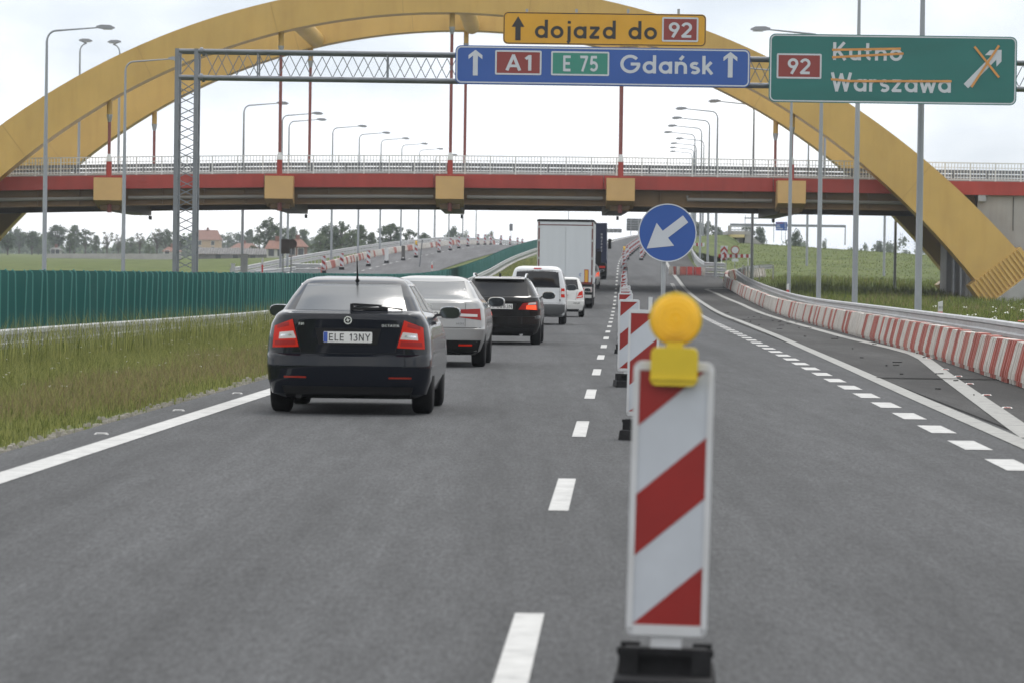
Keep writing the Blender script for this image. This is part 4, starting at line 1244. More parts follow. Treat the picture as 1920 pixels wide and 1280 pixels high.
# ------------------------------------------------------------------ round keep-left sign
rs_c = W(1251.5, 437, 58.0)
rs = thing("keep_left_sign", "round blue sign with white arrow slanting down left on a grey post", "road sign", (rs_c.x - .06, 58.0, 0))
o0 = Vector(rs.location)
def disc(b, c, r, y0, y1, n=48):
    b.prism([(r * math.cos(2 * math.pi * k / n), r * math.sin(2 * math.pi * k / n)) for k in range(n)], (c.x, y1, c.z), U, V, N, y1 - y0)
def rpart(b, name, m, root, parent=None, smooth=False):
    o_ = Vector(root.location); b.v = [tuple(Vector(p) - o_) for p in b.v]
    return b.build(name, m, parent or root, smooth)
rr_ = 54.5 * 58 / FPX
b = MB(); disc(b, rs_c, rr_, 58.0, 58.03); dk_ = rpart(b, "disc", M_SBLUE, rs)
b = MB(); n = 48
for k in range(n):
    a0, a1 = 2 * math.pi * k / n, 2 * math.pi * (k + 1) / n
    for r0, r1 in ((rr_ * .965, rr_ * 1.004),):
        b.add([(rs_c.x + r0 * math.cos(a0), 57.996, rs_c.z + r0 * math.sin(a0)), (rs_c.x + r1 * math.cos(a0), 57.996, rs_c.z + r1 * math.sin(a0)),
               (rs_c.x + r1 * math.cos(a1), 57.996, rs_c.z + r1 * math.sin(a1)), (rs_c.x + r0 * math.cos(a1), 57.996, rs_c.z + r0 * math.sin(a1))], [(0, 1, 2, 3)])
rpart(b, "rim", M_SWHITE, rs, dk_)
p0, p1 = W(1285.5, 411, 58.0), W(1212.5, 466.5, 58.0)
dv = p1 - p0; L_ = math.hypot(dv.x, dv.z); du = Vector((dv.x, 0, dv.z)) / L_; dn = Vector((-du.z, 0, du.x)); k_ = 58 / FPX
hd = 44 * k_
b = MB().prism([(0, -8.2 * k_), (0, 8.2 * k_), (L_ - hd, 8.2 * k_), (L_ - hd, 27 * k_), (L_, 0), (L_ - hd, -27 * k_), (L_ - hd, -8.2 * k_)][::-1], Vector((p0.x, 57.997, p0.z)), du, dn, N, .003)
rpart(b, "arrow", M_SWHITE, rs, dk_)
px_ = W(1243, 520, 58.06).x
rpart(MB().tube([(px_, 58.065, .05), (px_ + .012, 58.065, rs_c.z + .3)], .034, 12), "post", M_GALV, rs, smooth=True)
rpart(MB().box(px_ - .24, px_ + .24, 57.7, 58.45, .0, .10), "foot", M_RUB, rs)

# ------------------------------------------------------------------ closure signs beyond the bridge
CD = 300.0
cz = gz(W(1380, 480, CD).x, CD)
ch = thing("chevron_board", "tall white board with red upward chevrons beside the round prohibition sign", "road sign", (W(1357, 474, CD).x, CD, cz))
a, c = W(1351, 487.5, CD), W(1364.5, 461.5, CD)
w_, h_ = c.x - a.x, c.z - a.z
rpart(MB().prism([(0, 0), (w_, 0), (w_, h_), (0, h_)], (a.x, CD + .03, a.z), U, V, N, .03), "board", M_BSHEET, ch)
for k in range(-1, 3):
    t0 = -.33 + k * .42
    poly = [(0, t0), (w_ / 2, t0 + .30), (w_, t0), (w_, t0 + .21), (w_ / 2, t0 + .51), (0, t0 + .21)]
    for half in (0, 1):
        q = poly[:2] + poly[4:6] if half == 0 else [poly[1], poly[2], poly[3], poly[4]]
        q = clip_poly(clip_poly(q, lambda p: p[1]), lambda p: h_ - p[1])
        if len(q) > 2: rpart(MB().prism(q, (a.x, CD - .001, a.z), U, V, N, .003), "chevron", M_BRED, ch)
for x in (.1, w_ - .1): rpart(MB().box(a.x + x - .03, a.x + x + .03, CD + .031, CD + .09, cz - .1, a.z + h_ * .8), "post", M_GALV, ch)
rc = W(1378.3, 469.5, CD - .5)
rs2 = thing("no_entry_sign", "round white sign with red rim above the striped barrier board", "road sign", (rc.x, CD - .5, cz))
b = MB(); disc(b, rc, 8 * CD / FPX, CD - .5, CD - .47, 32); d1 = rpart(b, "disc", M_BRED, rs2)
b = MB(); disc(b, rc, 6.4 * CD / FPX, CD - .505, CD - .501, 32); rpart(b, "white_field", M_SWHITE, rs2, d1)
rpart(MB().box(rc.x - .03, rc.x + .03, CD - .46, CD - .40, cz - .1, rc.z + .2), "post", M_GALV, rs2)
t_ = W(1378.5, 488.5, CD - .5); rpart(MB().box(t_.x - .24, t_.x + .24, CD - .5, CD - .47, t_.z - .1, t_.z + .12), "small_plate", M_SWHITE, rs2)
sb = thing("barrier_board", "horizontal red and white striped barrier board under the round sign", "barrier", (W(1378, 482, CD - .3).x, CD - .3, cz))
xs_ = np.linspace(1347, 1409, 13)
for k in range(12):
    a, c = W(xs_[k], 480.5 + .014 * 0, CD - .3), W(xs_[k + 1], 480.5, CD - .3)
    rpart(MB().box(a.x, c.x - .002, CD - .3, CD - .27, a.z - .13, a.z + .13), "stripe_panel", M_BRED if k % 2 == 0 else M_SWHITE, sb)
for x in (1353, 1403):
    q = W(x, 480, CD - .3); rpart(MB().box(q.x - .04, q.x + .04, CD - .265, CD - .2, cz - .2, q.z + .1), "post", M_BRD, sb)
sb2 = thing("barrier_board", "far red and white barrier board half hidden by lamp poles", "barrier", (W(1310, 460, 380).x, 380, gz(W(1310, 460, 380).x, 380)))
xs_ = np.linspace(1301, 1321, 6)
for k in range(5):
    a, c = W(xs_[k], 459, 380), W(xs_[k + 1], 459, 380)
    rpart(MB().box(a.x, c.x - .002, 380, 380.03, a.z - .16, a.z + .16), "stripe_panel", M_BRED if k % 2 else M_SWHITE, sb2)
for x in (1304, 1318):
    q = W(x, 459, 380); rpart(MB().box(q.x - .04, q.x + .04, 380.031, 380.1, q.z - 1.4, q.z + .1), "post", M_BRD, sb2)
# kilometre posts
M_PRED = mat("red reflective band", (.55, .05, .035), .4)
def km_post(x, ybase, ytop, d, label, num=False, z=None):
    q = W(x, ybase, d); t_ = W(x, ytop, d)
    g = gz(q.x, d) if z is None else z
    o = thing("marker_post", label, "marker post", (q.x, d, g), 0, "marker posts")
    h = t_.z - g; w_ = .115
    MB().box(-w_ / 2, w_ / 2, -.04, .04, -.1, h * .45).build("post", M_BRD, o)
    MB().box(-w_ / 2 - .001, w_ / 2 + .001, -.045, .045, h * .45, h * .74).build("red_band", M_PRED, o)
    MB().hexa([(-w_ / 2, -.04, h * .74), (w_ / 2, -.04, h * .74), (w_ / 2, .04, h * .74), (-w_ / 2, .04, h * .74), (-w_ / 2, -.04, h * .97), (w_ / 2, -.04, h), (w_ / 2, .04, h), (-w_ / 2, .04, h * .97)]).build("cap", M_BRD, o)
    if num:
        b = MB(); text(b, "223", (-.048, -.047, h * .82), U, V, N, .05, .16, .12, width=.096); b.build("lettering", M_SBLACK, o)
km_post(1763, 592, 564.5, 104, "red and white marker post beside the guardrail below the arch foot", True)
km_post(1477, 548, 532, 196, "red and white marker post in front of a lamp pole by the ramp")
km_post(1393.5, 507, 497, 268, "red and white marker post where the barrier row bends")
km_post(810, 505, 491, 330, "white marker post with red top on the opposite carriageway verge", z=float(zopp(330)) - .2)
km_post(492, 493, 484, 275, "red and white marker post by the flared guardrail end")
# grey cabinet and other roadside bits seen over the paddles
cb = thing("switch_cabinet", "tall grey electrical cabinet beside a lamp pole above the green paddles", "cabinet", (W(458, 490, 245).x, 245, gz(W(458, 490, 245).x, 245)))
q0, q1 = W(452, 505, 245), W(465, 478, 245)
hw = (q1.x - q0.x) / 2; top = q1.z - cb.location.z
M_CAB = mat("pale grey cabinet", (.48, .49, .48), .5, var=.05)
MB().box(-hw, hw, -.2, .2, -.1, top).build("body", M_CAB, cb)
MB().box(-hw * .9, hw * .9, -.212, -.201, .15, top - .06).build("door", M_CAB, cb)
MB().box(-hw - .03, hw + .03, -.23, .23, top + .001, top + .05).build("lid", M_CAB, cb)
c2 = thing("switch_cabinet", "short white electrical cabinet left of the tall grey one", "cabinet", (W(437, 495, 240).x, 240, gz(W(437, 495, 240).x, 240)))
tp = W(437, 496, 240).z - c2.location.z
MB().box(-.11, .11, -.12, .12, -.1, tp).build("body", M_CAB, c2)
MB().box(-.14, .14, -.15, .15, tp + .001, tp + .05).build("lid", M_CAB, c2)
# traffic sign back over the opposite carriageway
M_SGBK = mat("sign back weathered", (.10, .085, .075), .7, var=.2, vscale=2)
sgb = thing("reversed_sign", "brown-grey back of a square sign with a round one beside it, left of the hill", "road sign", (W(542, 470, 262).x, 262, gz(W(542, 470, 262).x, 262)))
a, c = W(527, 476, 262), W(543, 449, 262)
rpart(MB().box(a.x, c.x, 262, 262.03, a.z, c.z), "square_back", M_SGBK, sgb)
b = MB(); disc(b, W(548, 458, 262.1), 9 * 262 / FPX, 262.05, 262.08, 24); rpart(b, "round_back", M_SGBK, sgb)
for x in (531, 546):
    q = W(x, 470, 262.1); rpart(MB().box(q.x - .04, q.x + .04, 262.085, 262.16, sgb.location.z - .1, q.z + .6), "post", M_GALV, sgb)
bp_ = thing("leaning_pole", "thin dark pole leaning beside the opposite carriageway delineators", "pole", (W(786, 505, 352).x, 352, float(zopp(352)) - .2))
q = W(792, 450, 352); rpart(MB().tube([tuple(bp_.location), (q.x, 352, q.z)], .05, 8), "shaft", M_GALVD, bp_)
rpart(MB().box(bp_.location.x - .2, bp_.location.x + .2, 351.8, 352.2, bp_.location.z - .05, bp_.location.z + .1), "foot", M_GALVD, bp_)
# ------------------------------------------------------------------ vehicles
HEAD = math.atan(.0273)
M_GLASS = mat("tinted car glass", (.03, .035, .036), .20, spec=.5, ior=2.6)
M_GLASSD = mat("dark privacy glass", (.012, .012, .013), .05, spec=.5, ior=1.45)
M_TYRE = mat("tyre rubber", (.010, .010, .0105), .85, spec=.2)
M_RIM = mat("alloy rim", (.42, .43, .44), .3, metal=.8)
M_BLACKP = mat("black trim plastic", (.010, .010, .0105), .55, spec=.25)
M_CHROME = mat("chrome", (.75, .76, .77), .12, metal=1.0)
M_TRED = mat("red tail lamp", (.42, .012, .006), .25, spec=.2, emit=(1.0, .07, .02), estr=.10)
M_TREDD = mat("dark red tail lamp", (.30, .012, .010), .2, spec=.3)
M_TLIT = mat("lit brake lamp", (.75, .06, .02), .15, emit=(1, .11, .03), estr=.75)
M_TWHT = mat("clear tail lamp", (.60, .56, .54), .12, coat=.5)
M_REFL = mat("red reflector", (.30, .025, .012), .2)
M_PLATE = mat("number plate white", (.68, .68, .66), .45)
M_PBLUE = mat("number plate blue", (.03, .08, .36), .4)
M_PBLK = mat("number plate black", (.01, .01, .01), .5)
def paint(name, col, metal=.35, rough=.26):
    dk = max(col) < .05
    return mat(name, col, rough, metal=metal, coat=.6 if dk else .8, spec=.1 if dk else .5, var=.03, vscale=2)

class Hull:
    """car body described by level slices: z, rear y, rear corner depth, front y, front corner depth, half width"""
    def __init__(s, rows, n=3.2):
        a = np.array(rows, float)
        s.z, s.yr, s.cr, s.yf, s.cf, s.hw = [a[:, k] for k in range(6)]
        s.n = n
    def g(s, z):
        return [float(np.interp(z, s.z, c)) for c in (s.yr, s.cr, s.yf, s.cf, s.hw)]
    def yrear(s, x, z):
        yr, cr, yf, cf, hw = s.g(z)
        t = min(abs(x) / hw, .999)
        return yr + cr * (1 - (1 - t ** s.n) ** (1 / s.n))
    def xside(s, y, z):
        yr, cr, yf, cf, hw = s.g(z)
        t = 0
        if y < yr + cr: t = (yr + cr - y) / cr
        elif y > yf - cf: t = (y - yf + cf) / cf
        t = min(max(t, 0), .999)
        return hw * (1 - t ** s.n) ** (1 / s.n)
    def mesh(s):
        b = MB()
        zs = sorted(set(list(s.z) + [z for z in np.linspace(s.z[0], s.z[-1], 26)]))
        zs = [z for i, z in enumerate(zs) if i == 0 or z - zs[i - 1] > .004]
        NQ = 10
        half0 = []
        for z in zs:
            yr, cr, yf, cf, hw = s.g(z)
            e = 2 / s.n
            pts = []
            for k in range(NQ + 1):
                t = R(90 * k / NQ); pts.append((hw * math.sin(t) ** e, yr + cr - cr * max(math.cos(t), 0) ** e))
            for k in range(1, 7): pts.append((hw, yr + cr + (yf - cf - yr - cr) * k / 7))
            for k in range(NQ + 1):
                t = R(90 - 90 * k / NQ); pts.append((hw * max(math.sin(t), 0) ** e, yf - cf + cf * max(math.cos(t), 0) ** e))
            ring = pts + [(-x, y) for x, y in pts[-2:0:-1]]
            half0.append(ring)
            b.v += [(x, y, z) for x, y in ring]
        m_ = len(half0[0])
        for i in range(len(zs) - 1):
            for k in range(m_):
                b.f.append((i * m_ + k, i * m_ + (k + 1) % m_, (i + 1) * m_ + (k + 1) % m_, (i + 1) * m_ + k)); b.m.append(0)
        b.f.append(tuple(range(m_))[::-1]); b.m.append(0)
        b.f.append(tuple((len(zs) - 1) * m_ + k for k in range(m_))); b.m.append(0)
        return b
def build_body(h, root, pm, wheels, wr):
    o = h.mesh().build("body", [pm, M_BLACKP], root, True, sharp=38)
    cut = MB()
    for (x, y, r_) in wheels:
        for s_ in (-1, 1):
            p, q = (s_ * (x - .24), y, r_), (s_ * (x + .6), y, r_)
            cut.tube([p, q], wr + .045, 24)
    co = cut.build("cutter", [M_BLACKP])
    md_ = o.modifiers.new("arches", 'BOOLEAN'); md_.object = co; md_.operation = 'DIFFERENCE'; md_.solver = 'EXACT'
    try: md_.material_mode = 'TRANSFER'
    except Exception: pass
    bpy.context.view_layer.update()
    dg_ = bpy.context.evaluated_depsgraph_get()
    me = bpy.data.meshes.new_from_object(o.evaluated_get(dg_))
    o.modifiers.clear()
    o.data = me
    for p in me.polygons: p.use_smooth = True
    me.set_sharp_from_angle(angle=R(38))
    bpy.data.objects.remove(co)
    return o
def grid_shell(fn, nx, nz, back):
    """fn(u,v) -> point; back(p) -> point behind it"""
    b = MB(); nx += 1; nz += 1
    F = [fn(i / (nx - 1), j / (nz - 1)) for j in range(nz) for i in range(nx)]
    b.v = [tuple(p) for p in F]
    for j in range(nz - 1):
        for i in range(nx - 1):
            b.f.append((j * nx + i, j * nx + i + 1, (j + 1) * nx + i + 1, (j + 1) * nx + i)); b.m.append(0)
    edge = [i for i in range(nx)] + [j * nx + nx - 1 for j in range(1, nz)] + [(nz - 1) * nx + i for i in range(nx - 2, -1, -1)] + [j * nx for j in range(nz - 2, 0, -1)]
    o_ = len(b.v); b.v += [tuple(back(Vector(F[i]))) for i in edge]
    for k in range(len(edge)):
        k2 = (k + 1) % len(edge)
        b.f.append((edge[k2], edge[k], o_ + k, o_ + k2)); b.m.append(0)
    return b
def bil(c, u, v):
    return tuple((c[0][k] * (1 - u) + c[1][k] * u) * (1 - v) + (c[3][k] * (1 - u) + c[2][k] * u) * v for k in (0, 1))
def rear_patch(h, c, name, m, parent, e=.006, nx=10, nz=6, bow=0.0):
    """c: (x,z) corners BL BR TR TL on the rear skin; bow lifts the middle of top/bottom edges"""
    def fn(u, v):
        x, z = bil(c, u, v); z += bow * 4 * u * (1 - u)
        return Vector((x, h.yrear(x, z) - e, z))
    return grid_shell(fn, nx, nz, lambda p: p + Vector((0, .03, -.004))).build(name, m, parent, True)
def side_patch(h, s_, c, name, m, parent, e=.006, nx=8, nz=4):
    """c: (y,z) corners on the side skin"""
    def fn(u, v):
        y, z = bil(c, u, v)
        return Vector((s_ * (h.xside(y, z) + e), y, z))
    b = grid_shell(fn, nx, nz, lambda p: p - Vector((s_ * .03, 0, .004)))
    if s_ < 0: b.f = [f[::-1] for f in b.f]
    return b.build(name, m, parent, True)
WHEEL = {}
def wheel(root, x, y, r, w=.205, s_=1, rimr=.66):
    key = (round(r, 3), round(w, 3), s_)
    if key not in WHEEL:
        b = MB(); pr = [(-w / 2, r * rimr), (-w / 2 - .004, r * .86), (-w / 2 + .012, r * .965), (-w / 2 + .035, r), (w / 2 - .035, r), (w / 2 - .012, r * .965), (w / 2 + .004, r * .86), (w / 2, r * rimr)]
        b.tube([(a, 0, 0) for a, q in pr], [q for a, q in pr], 32, cap=False)
        t = b.build("wheel", M_TYRE, root, True, sharp=50)
        b = MB(); xo = s_ * w * .36
        b.tube([(xo - s_ * .10, 0, 0), (xo, 0, 0)], [r * rimr, r * rimr], 28)
        for k in range(7):
            a = 2 * math.pi * k / 7
            b.beam((xo + s_ * .012, 0, 0), (xo + s_ * .012, r * rimr * .98 * math.cos(a), r * rimr * .98 * math.sin(a)), .05, .03, (1, 0, 0))
        rm = b.build("rim", M_RIM, t)
        WHEEL[key] = (t, rm)
    else:
        t = WHEEL[key][0].copy(); COL.objects.link(t); t.parent = root
        rm = WHEEL[key][1].copy(); COL.objects.link(rm); rm.parent = t
    t.location = (x, y, r)
    return t
def mirror_part(root, x, y, z, s_, pm, size=1.0):
    b = MB(); w_, h_, d_ = .13 * size, .075 * size, .09 * size
    n = 14
    rows = [(-.5, .55), (-.45, .9), (0, 1.0), (.4, .8), (.6, .35)]
    for t, k in rows:
        for i in range(n):
            a = 2 * math.pi * i / n
            b.v.append((x + s_ * .02 + w_ * k * math.copysign(abs(math.cos(a)) ** .7, math.cos(a)), y + t * d_ * 2, z + h_ * k * math.copysign(abs(math.sin(a)) ** .7, math.sin(a))))
    for i in range(len(rows) - 1):
        for k in range(n): b.f.append((i * n + k, i * n + (k + 1) % n, (i + 1) * n + (k + 1) % n, (i + 1) * n + k)); b.m.append(0)
    b.f.append(tuple(range(n))[::-1]); b.f.append(tuple((len(rows) - 1) * n + k for k in range(n))); b.m += [0, 0]
    b.beam((x - s_ * .22, y + .03, z - .05), (x - s_ * .05, y + .03, z - .02), .05, .03)
    mo = b.build("mirror", pm, root, True)
    g = MB(); g.prism([(w_ * .86 * math.copysign(abs(math.cos(a)) ** .7, math.cos(a)), h_ * .84 * math.copysign(abs(math.sin(a)) ** .7, math.sin(a))) for a in [2 * math.pi * i / 16 for i in range(16)]], (x + s_ * .02, y - d_ - .001, z), U, V, N, .004)
    g.build("mirror_glass", M_MIRG, mo)
M_MIRG = mat("mirror glass", (.07, .08, .085), .06, metal=1.0)
def plate(root, x, y, z, txt, w=.52, h=.114, blue=True):
    p = MB().prism(rrect(w, h, .012, 2), (x - w / 2, y, z - h / 2), U, V, N, .006).build("number_plate", M_PLATE, root)
    x0 = x - w / 2 + .012
    if blue:
        MB().box(x - w / 2 + .003, x - w / 2 + .045, y - .0085, y - .0062, z - h / 2 + .004, z + h / 2 - .004).build("country_band", M_PBLUE, p); x0 = x - w / 2 + .06
    b = MB(); text(b, txt, (x0, y - .0065, z - .038), U, V, N, .076, .13, .16, lift=.0012, width=x + w / 2 - .02 - x0); b.build("lettering", M_PBLK, p)
    return p
def place(root, d, off, dz=.0, yaw=0.0):
    root.location = P(d, off, dz + .002); sl = (float(zr(d + 2)) - float(zr(d - 2))) / 4
    root.rotation_euler = (math.atan(sl), 0, -HEAD + yaw)
def car(label, kind, d, off, yaw=0.0, cat="car", name="car"):
    r_ = thing(name, label, cat); place(r_, d, off, 0, yaw); return r_

# ---- dark liftback sedan closest to us (origin under the rear bumper)
pm = paint("blue-black car paint", (.006, .008, .013), .0, .16)
c1 = car("dark blue-black hatchback sedan with red tail lamps, plate ELE 13NY, by the grass verge", 0, 42.75, -2.525)
h = Hull([(.17, .16, .30, 4.40, .5, .74), (.22, .06, .34, 4.46, .55, .83), (.36, .02, .36, 4.52, .6, .87), (.50, .0, .38, 4.55, .6, .885), (.62, .005, .40, 4.55, .62, .885), (.645, .035, .40, 4.54, .62, .885),
          (.80, .030, .42, 4.50, .7, .875), (.95, .020, .44, 4.10, .9, .845), (1.04, .012, .46, 3.55, .8, .80), (1.068, .03, .46, 3.42, .8, .775), (1.085, .20, .42, 3.38, .75, .76),
          (1.10, .36, .40, 3.33, .7, .745), (1.25, .62, .36, 3.0, .6, .665), (1.39, .92, .30, 2.66, .5, .575), (1.425, 1.03, .28, 2.52, .5, .54), (1.455, 1.25, .25, 2.3, .4, .46), (1.468, 1.5, .2, 2.1, .3, .34)])
build_body(h, c1, pm, [(.78, .93, .315), (.78, 3.51, .315)], .315)
for s_ in (-1, 1):
    wheel(c1, s_ * .765, .93, .315, .215, s_); wheel(c1, s_ * .765, 3.51, .315, .205, s_)
rear_patch(h, [(-.60, 1.103), (.60, 1.103), (.505, 1.385), (-.505, 1.385)], "rear_window", M_GLASS, c1, e=.004, nx=16, nz=8)
rear_patch(h, [(-.585, .648), (.585, .648), (.60, .655), (-.60, .655)], "tailgate_gap", M_BLACKP, c1, e=.002, nz=1)
for s_ in (-1, 1):
    f = (lambda L_: L_) if s_ > 0 else (lambda L_: [(-L_[1][0], L_[1][1]), (-L_[0][0], L_[0][1]), (-L_[3][0], L_[3][1]), (-L_[2][0], L_[2][1])])
    tl = rear_patch(h, f([(.525, .715), (.815, .705), (.795, .93), (.595, 1.005)]), "tail_lamp", M_TRED, c1, e=.010)
    rear_patch(h, f([(.555, .805), (.745, .795), (.735, .865), (.585, .880)]), "clear_lens", M_TWHT, tl, e=.0145)
    rear_patch(h, f([(.555, .735), (.79, .728), (.785, .775), (.565, .785)]), "brake_lens", M_TREDD, tl, e=.0135)
    rear_patch(h, f([(.63, .935), (.765, .905), (.762, .945), (.635, .975)]), "upper_lens", M_TREDD, tl, e=.0135)
    rear_patch(h, f([(.60, .828), (.725, .823), (.722, .842), (.612, .850)]), "lamp_rib", M_CHROME, tl, e=.018)
    rear_patch(h, f([(.44, .388), (.68, .388), (.68, .405), (.44, .405)]), "reflector", M_REFL, c1, e=.008)
    rear_patch(h, f([(.50, .665), (.507, .665), (.575, .98), (.568, .98)]), "tailgate_gap", M_BLACKP, c1, e=.002, nx=1)
rear_patch(h, [(-.31, .745), (.31, .745), (.35, .915), (-.35, .915)], "plate_recess", M_BLACKP, c1, e=.003)
plate(c1, 0, h.yrear(0, .82) - .012, .822, "ELE 13NY")
rear_patch(h, [(-.66, .18), (.66, .18), (.70, .30), (-.70, .30)], "lower_valance", M_BLACKP, c1, e=.012)
b = MB(); disc(b, Vector((.0, 0, 1.0)), .043, h.yrear(0, 1.0) - .012, h.yrear(0, 1.0) + .02, 24); bd = b.build("badge", M_CHROME, c1)
b = MB(); disc(b, Vector((.0, 0, 1.0)), .031, h.yrear(0, 1.0) - .015, h.yrear(0, 1.0) - .0121, 24); b.build("badge_field", M_BLACKP, bd)
b = MB(); yy = h.yrear(0, 1.0) - .0155
b.prism([(-.024, -.008), (-.006, -.004), (.004, -.022), (.010, -.004), (.024, .006), (.004, .008), (.000, .024), (-.010, .008)], (0, yy, 1.0), U, V, N, .003); b.build("badge_emblem", M_CHROME, bd)
b = MB(); text(b, "TDI", (-.53, h.yrear(-.5, .955) - .008, .945), U, V, N, .026, .2, .25, width=.06); b.build("lettering", M_CHROME, c1)
b = MB(); text(b, "OCTAVIA", (.36, h.yrear(.50, .945) - .03, .935), U, V, N, .026, .18, .25, width=.185); b.build("lettering", M_CHROME, c1)
b = MB()
b.beam((.03, .33, 1.118), (.40, .40, 1.125), .03, .028); b.beam((.02, .42, 1.165), (.33, .47, 1.15), .02, .03); b.beam((.30, .44, 1.14), (.56, .44, 1.118), .012, .02); b.box(.0, .035, .33, .46, 1.10, 1.175)
b.build("wiper", M_BLACKP, c1)
b = MB(); b.tube([(.03, 1.0, 1.42), (.03, .985, 1.47), (.03, .88, 1.68)], [.014, .01, .004], 8); b.tube([(.03, 1.02, 1.405), (.03, 1.0, 1.44)], [.035, .014], 10); b.build("antenna", M_BLACKP, c1)
for s_ in (-1, 1):
    side_patch(h, s_, [(1.05, 1.10), (3.05, 1.06), (2.68, 1.36), (1.30, 1.36)], "side_window", M_GLASS, c1)
    side_patch(h, s_, [(1.92, 1.09), (1.98, 1.09), (1.98, 1.37), (1.92, 1.37)], "door_pillar", M_BLACKP, c1, e=.009, nx=1)
    side_patch(h, s_, [(1.0, 1.365), (2.7, 1.365), (2.6, 1.385), (1.15, 1.385)], "window_trim", M_CHROME, c1, e=.009)
    side_patch(h, s_, [(1.45, .95), (1.62, .95), (1.62, .985), (1.45, .985)], "door_handle", pm, c1, e=.03)
    mirror_part(c1, s_ * .945, 2.85, 1.07, s_, pm, .95)
MB().tube([(-.52, .10, .20), (-.52, .5, .20)], .035, 12).build("exhaust", M_BLACKP, c1, True)
MB().box(-.6, .6, .25, 1.2, .19, .22).build("underbody", M_BLACKP, c1)

# ---- silver sedan
pm = paint("silver car paint", (.30, .30, .295), .6, .28)
c2 = car("silver sedan with black lower bumper and red wraparound lamps, second in the queue", 0, 65.75, -2.78)
h = Hull([(.20, .16, .3, 4.6, .5, .76), (.26, .06, .35, 4.66, .5, .84), (.42, .0, .40, 4.72, .6, .90), (.62, .0, .42, 4.74, .6, .925), (.645, .035, .42, 4.74, .6, .925), (.80, .04, .44, 4.66, .7, .92), (.96, .042, .46, 4.2, .9, .90),
          (1.04, .05, .48, 3.7, .8, .86), (1.085, .10, .48, 3.5, .8, .82), (1.11, .42, .44, 3.45, .8, .79), (1.27, .72, .38, 3.05, .6, .70), (1.40, 1.02, .32, 2.7, .5, .61), (1.45, 1.2, .28, 2.5, .4, .53), (1.475, 1.45, .25, 2.3, .4, .42), (1.485, 1.7, .2, 2.1, .2, .30)])
build_body(h, c2, pm, [(.80, .95, .33), (.80, 3.75, .33)], .33)
for s_ in (-1, 1): wheel(c2, s_ * .80, .95, .33, .22, s_); wheel(c2, s_ * .80, 3.75, .33, .22, s_)
rear_patch(h, [(-.645, 1.115), (.645, 1.115), (.54, 1.40), (-.54, 1.40)], "rear_window", M_GLASS, c2, e=.005, nx=16, nz=8, bow=-.015)
for s_ in (-1, 1):
    f = (lambda L_: L_) if s_ > 0 else (lambda L_: [(-L_[1][0], L_[1][1]), (-L_[0][0], L_[0][1]), (-L_[3][0], L_[3][1]), (-L_[2][0], L_[2][1])])
    tl = rear_patch(h, f([(.44, .82), (.86, .765), (.84, .955), (.48, .935)]), "tail_lamp", M_TREDD, c2, e=.010)
    rear_patch(h, f([(.455, .825), (.80, .82), (.80, .86), (.46, .875)]), "clear_lens", M_TWHT, tl, e=.0145)
    rear_patch(h, f([(.60, .66), (.606, .66), (.606, 1.04), (.60, 1.04)]), "boot_gap", M_BLACKP, c2, e=.003, nx=1)
    rear_patch(h, f([(.50, .345), (.72, .345), (.72, .375), (.50, .375)]), "reflector", M_TRED, c2, e=.018)
    side_patch(h, s_, [(1.2, 1.11), (3.1, 1.08), (2.7, 1.38), (1.45, 1.38)], "side_window", M_GLASS, c2)
    side_patch(h, s_, [(1.1, 1.385), (2.7, 1.385), (2.6, 1.405), (1.25, 1.405)], "window_trim", M_CHROME, c2, e=.009)
    mirror_part(c2, s_ * 1.0, 2.95, 1.05, s_, pm, 1.15)
rear_patch(h, [(-.80, .22), (.80, .22), (.86, .44), (-.86, .44)], "lower_bumper", M_BLACKP, c2, e=.014, nx=16)
rear_patch(h, [(-.40, .80), (.40, .80), (.42, .915), (-.42, .915)], "plate_recess", M_BLACKP, c2, e=.003)
plate(c2, 0, h.yrear(0, .855) - .014, .858, "EL 628")
rear_patch(h, [(-.86, .640), (.86, .640), (.86, .648), (-.86, .648)], "bumper_gap", M_BLACKP, c2, e=.003, nx=18, nz=1)
b = MB()
for k in (0, 1):
    z0 = .975 + .03 * k; yy = h.yrear(0, 1.0) - .012
    b.prism([(-.065, 0), (0, .035), (.065, 0), (.065, -.018), (0, .012), (-.065, -.018)], (.0, yy, z0), U, V, N, .006)
b.build("badge", M_CHROME, c2)
b = MB(); text(b, "HDI", (.46, h.yrear(.5, .70) - .012, .695), U, V, N, .03, .18, .25, width=.12); b.build("lettering", M_CHROME, c2)
MB().tube([(.50, .12, .24), (.50, .5, .24)], .04, 12).build("exhaust", M_BLACKP, c2, True)

# ---- black estate
pm = paint("black car paint", (.008, .0075, .007), .0, .18)
c3 = car("black estate car with roof rails and one lit brake lamp, plate WR 8283N", 0, 88.1, -2.32)
h = Hull([(.19, .16, .3, 4.7, .5, .76), (.26, .05, .36, 4.75, .5, .84), (.42, .0, .40, 4.8, .6, .90), (.60, .0, .42, 4.84, .6, .915), (.625, .04, .42, 4.84, .6, .92), (.80, .036, .42, 4.75, .7, .92), (.95, .028, .42, 4.3, .9, .90),
          (1.03, .03, .42, 3.8, .8, .87), (1.06, .08, .40, 3.6, .8, .83), (1.25, .30, .36, 3.1, .6, .735), (1.40, .44, .34, 2.75, .5, .645), (1.445, .42, .30, 2.6, .5, .60), (1.475, .52, .28, 2.45, .4, .53), (1.49, .9, .25, 2.2, .3, .40)])
build_body(h, c3, pm, [(.80, .95, .33), (.80, 3.83, .33)], .33)
for s_ in (-1, 1): wheel(c3, s_ * .80, .95, .33, .225, s_); wheel(c3, s_ * .80, 3.83, .33, .225, s_)
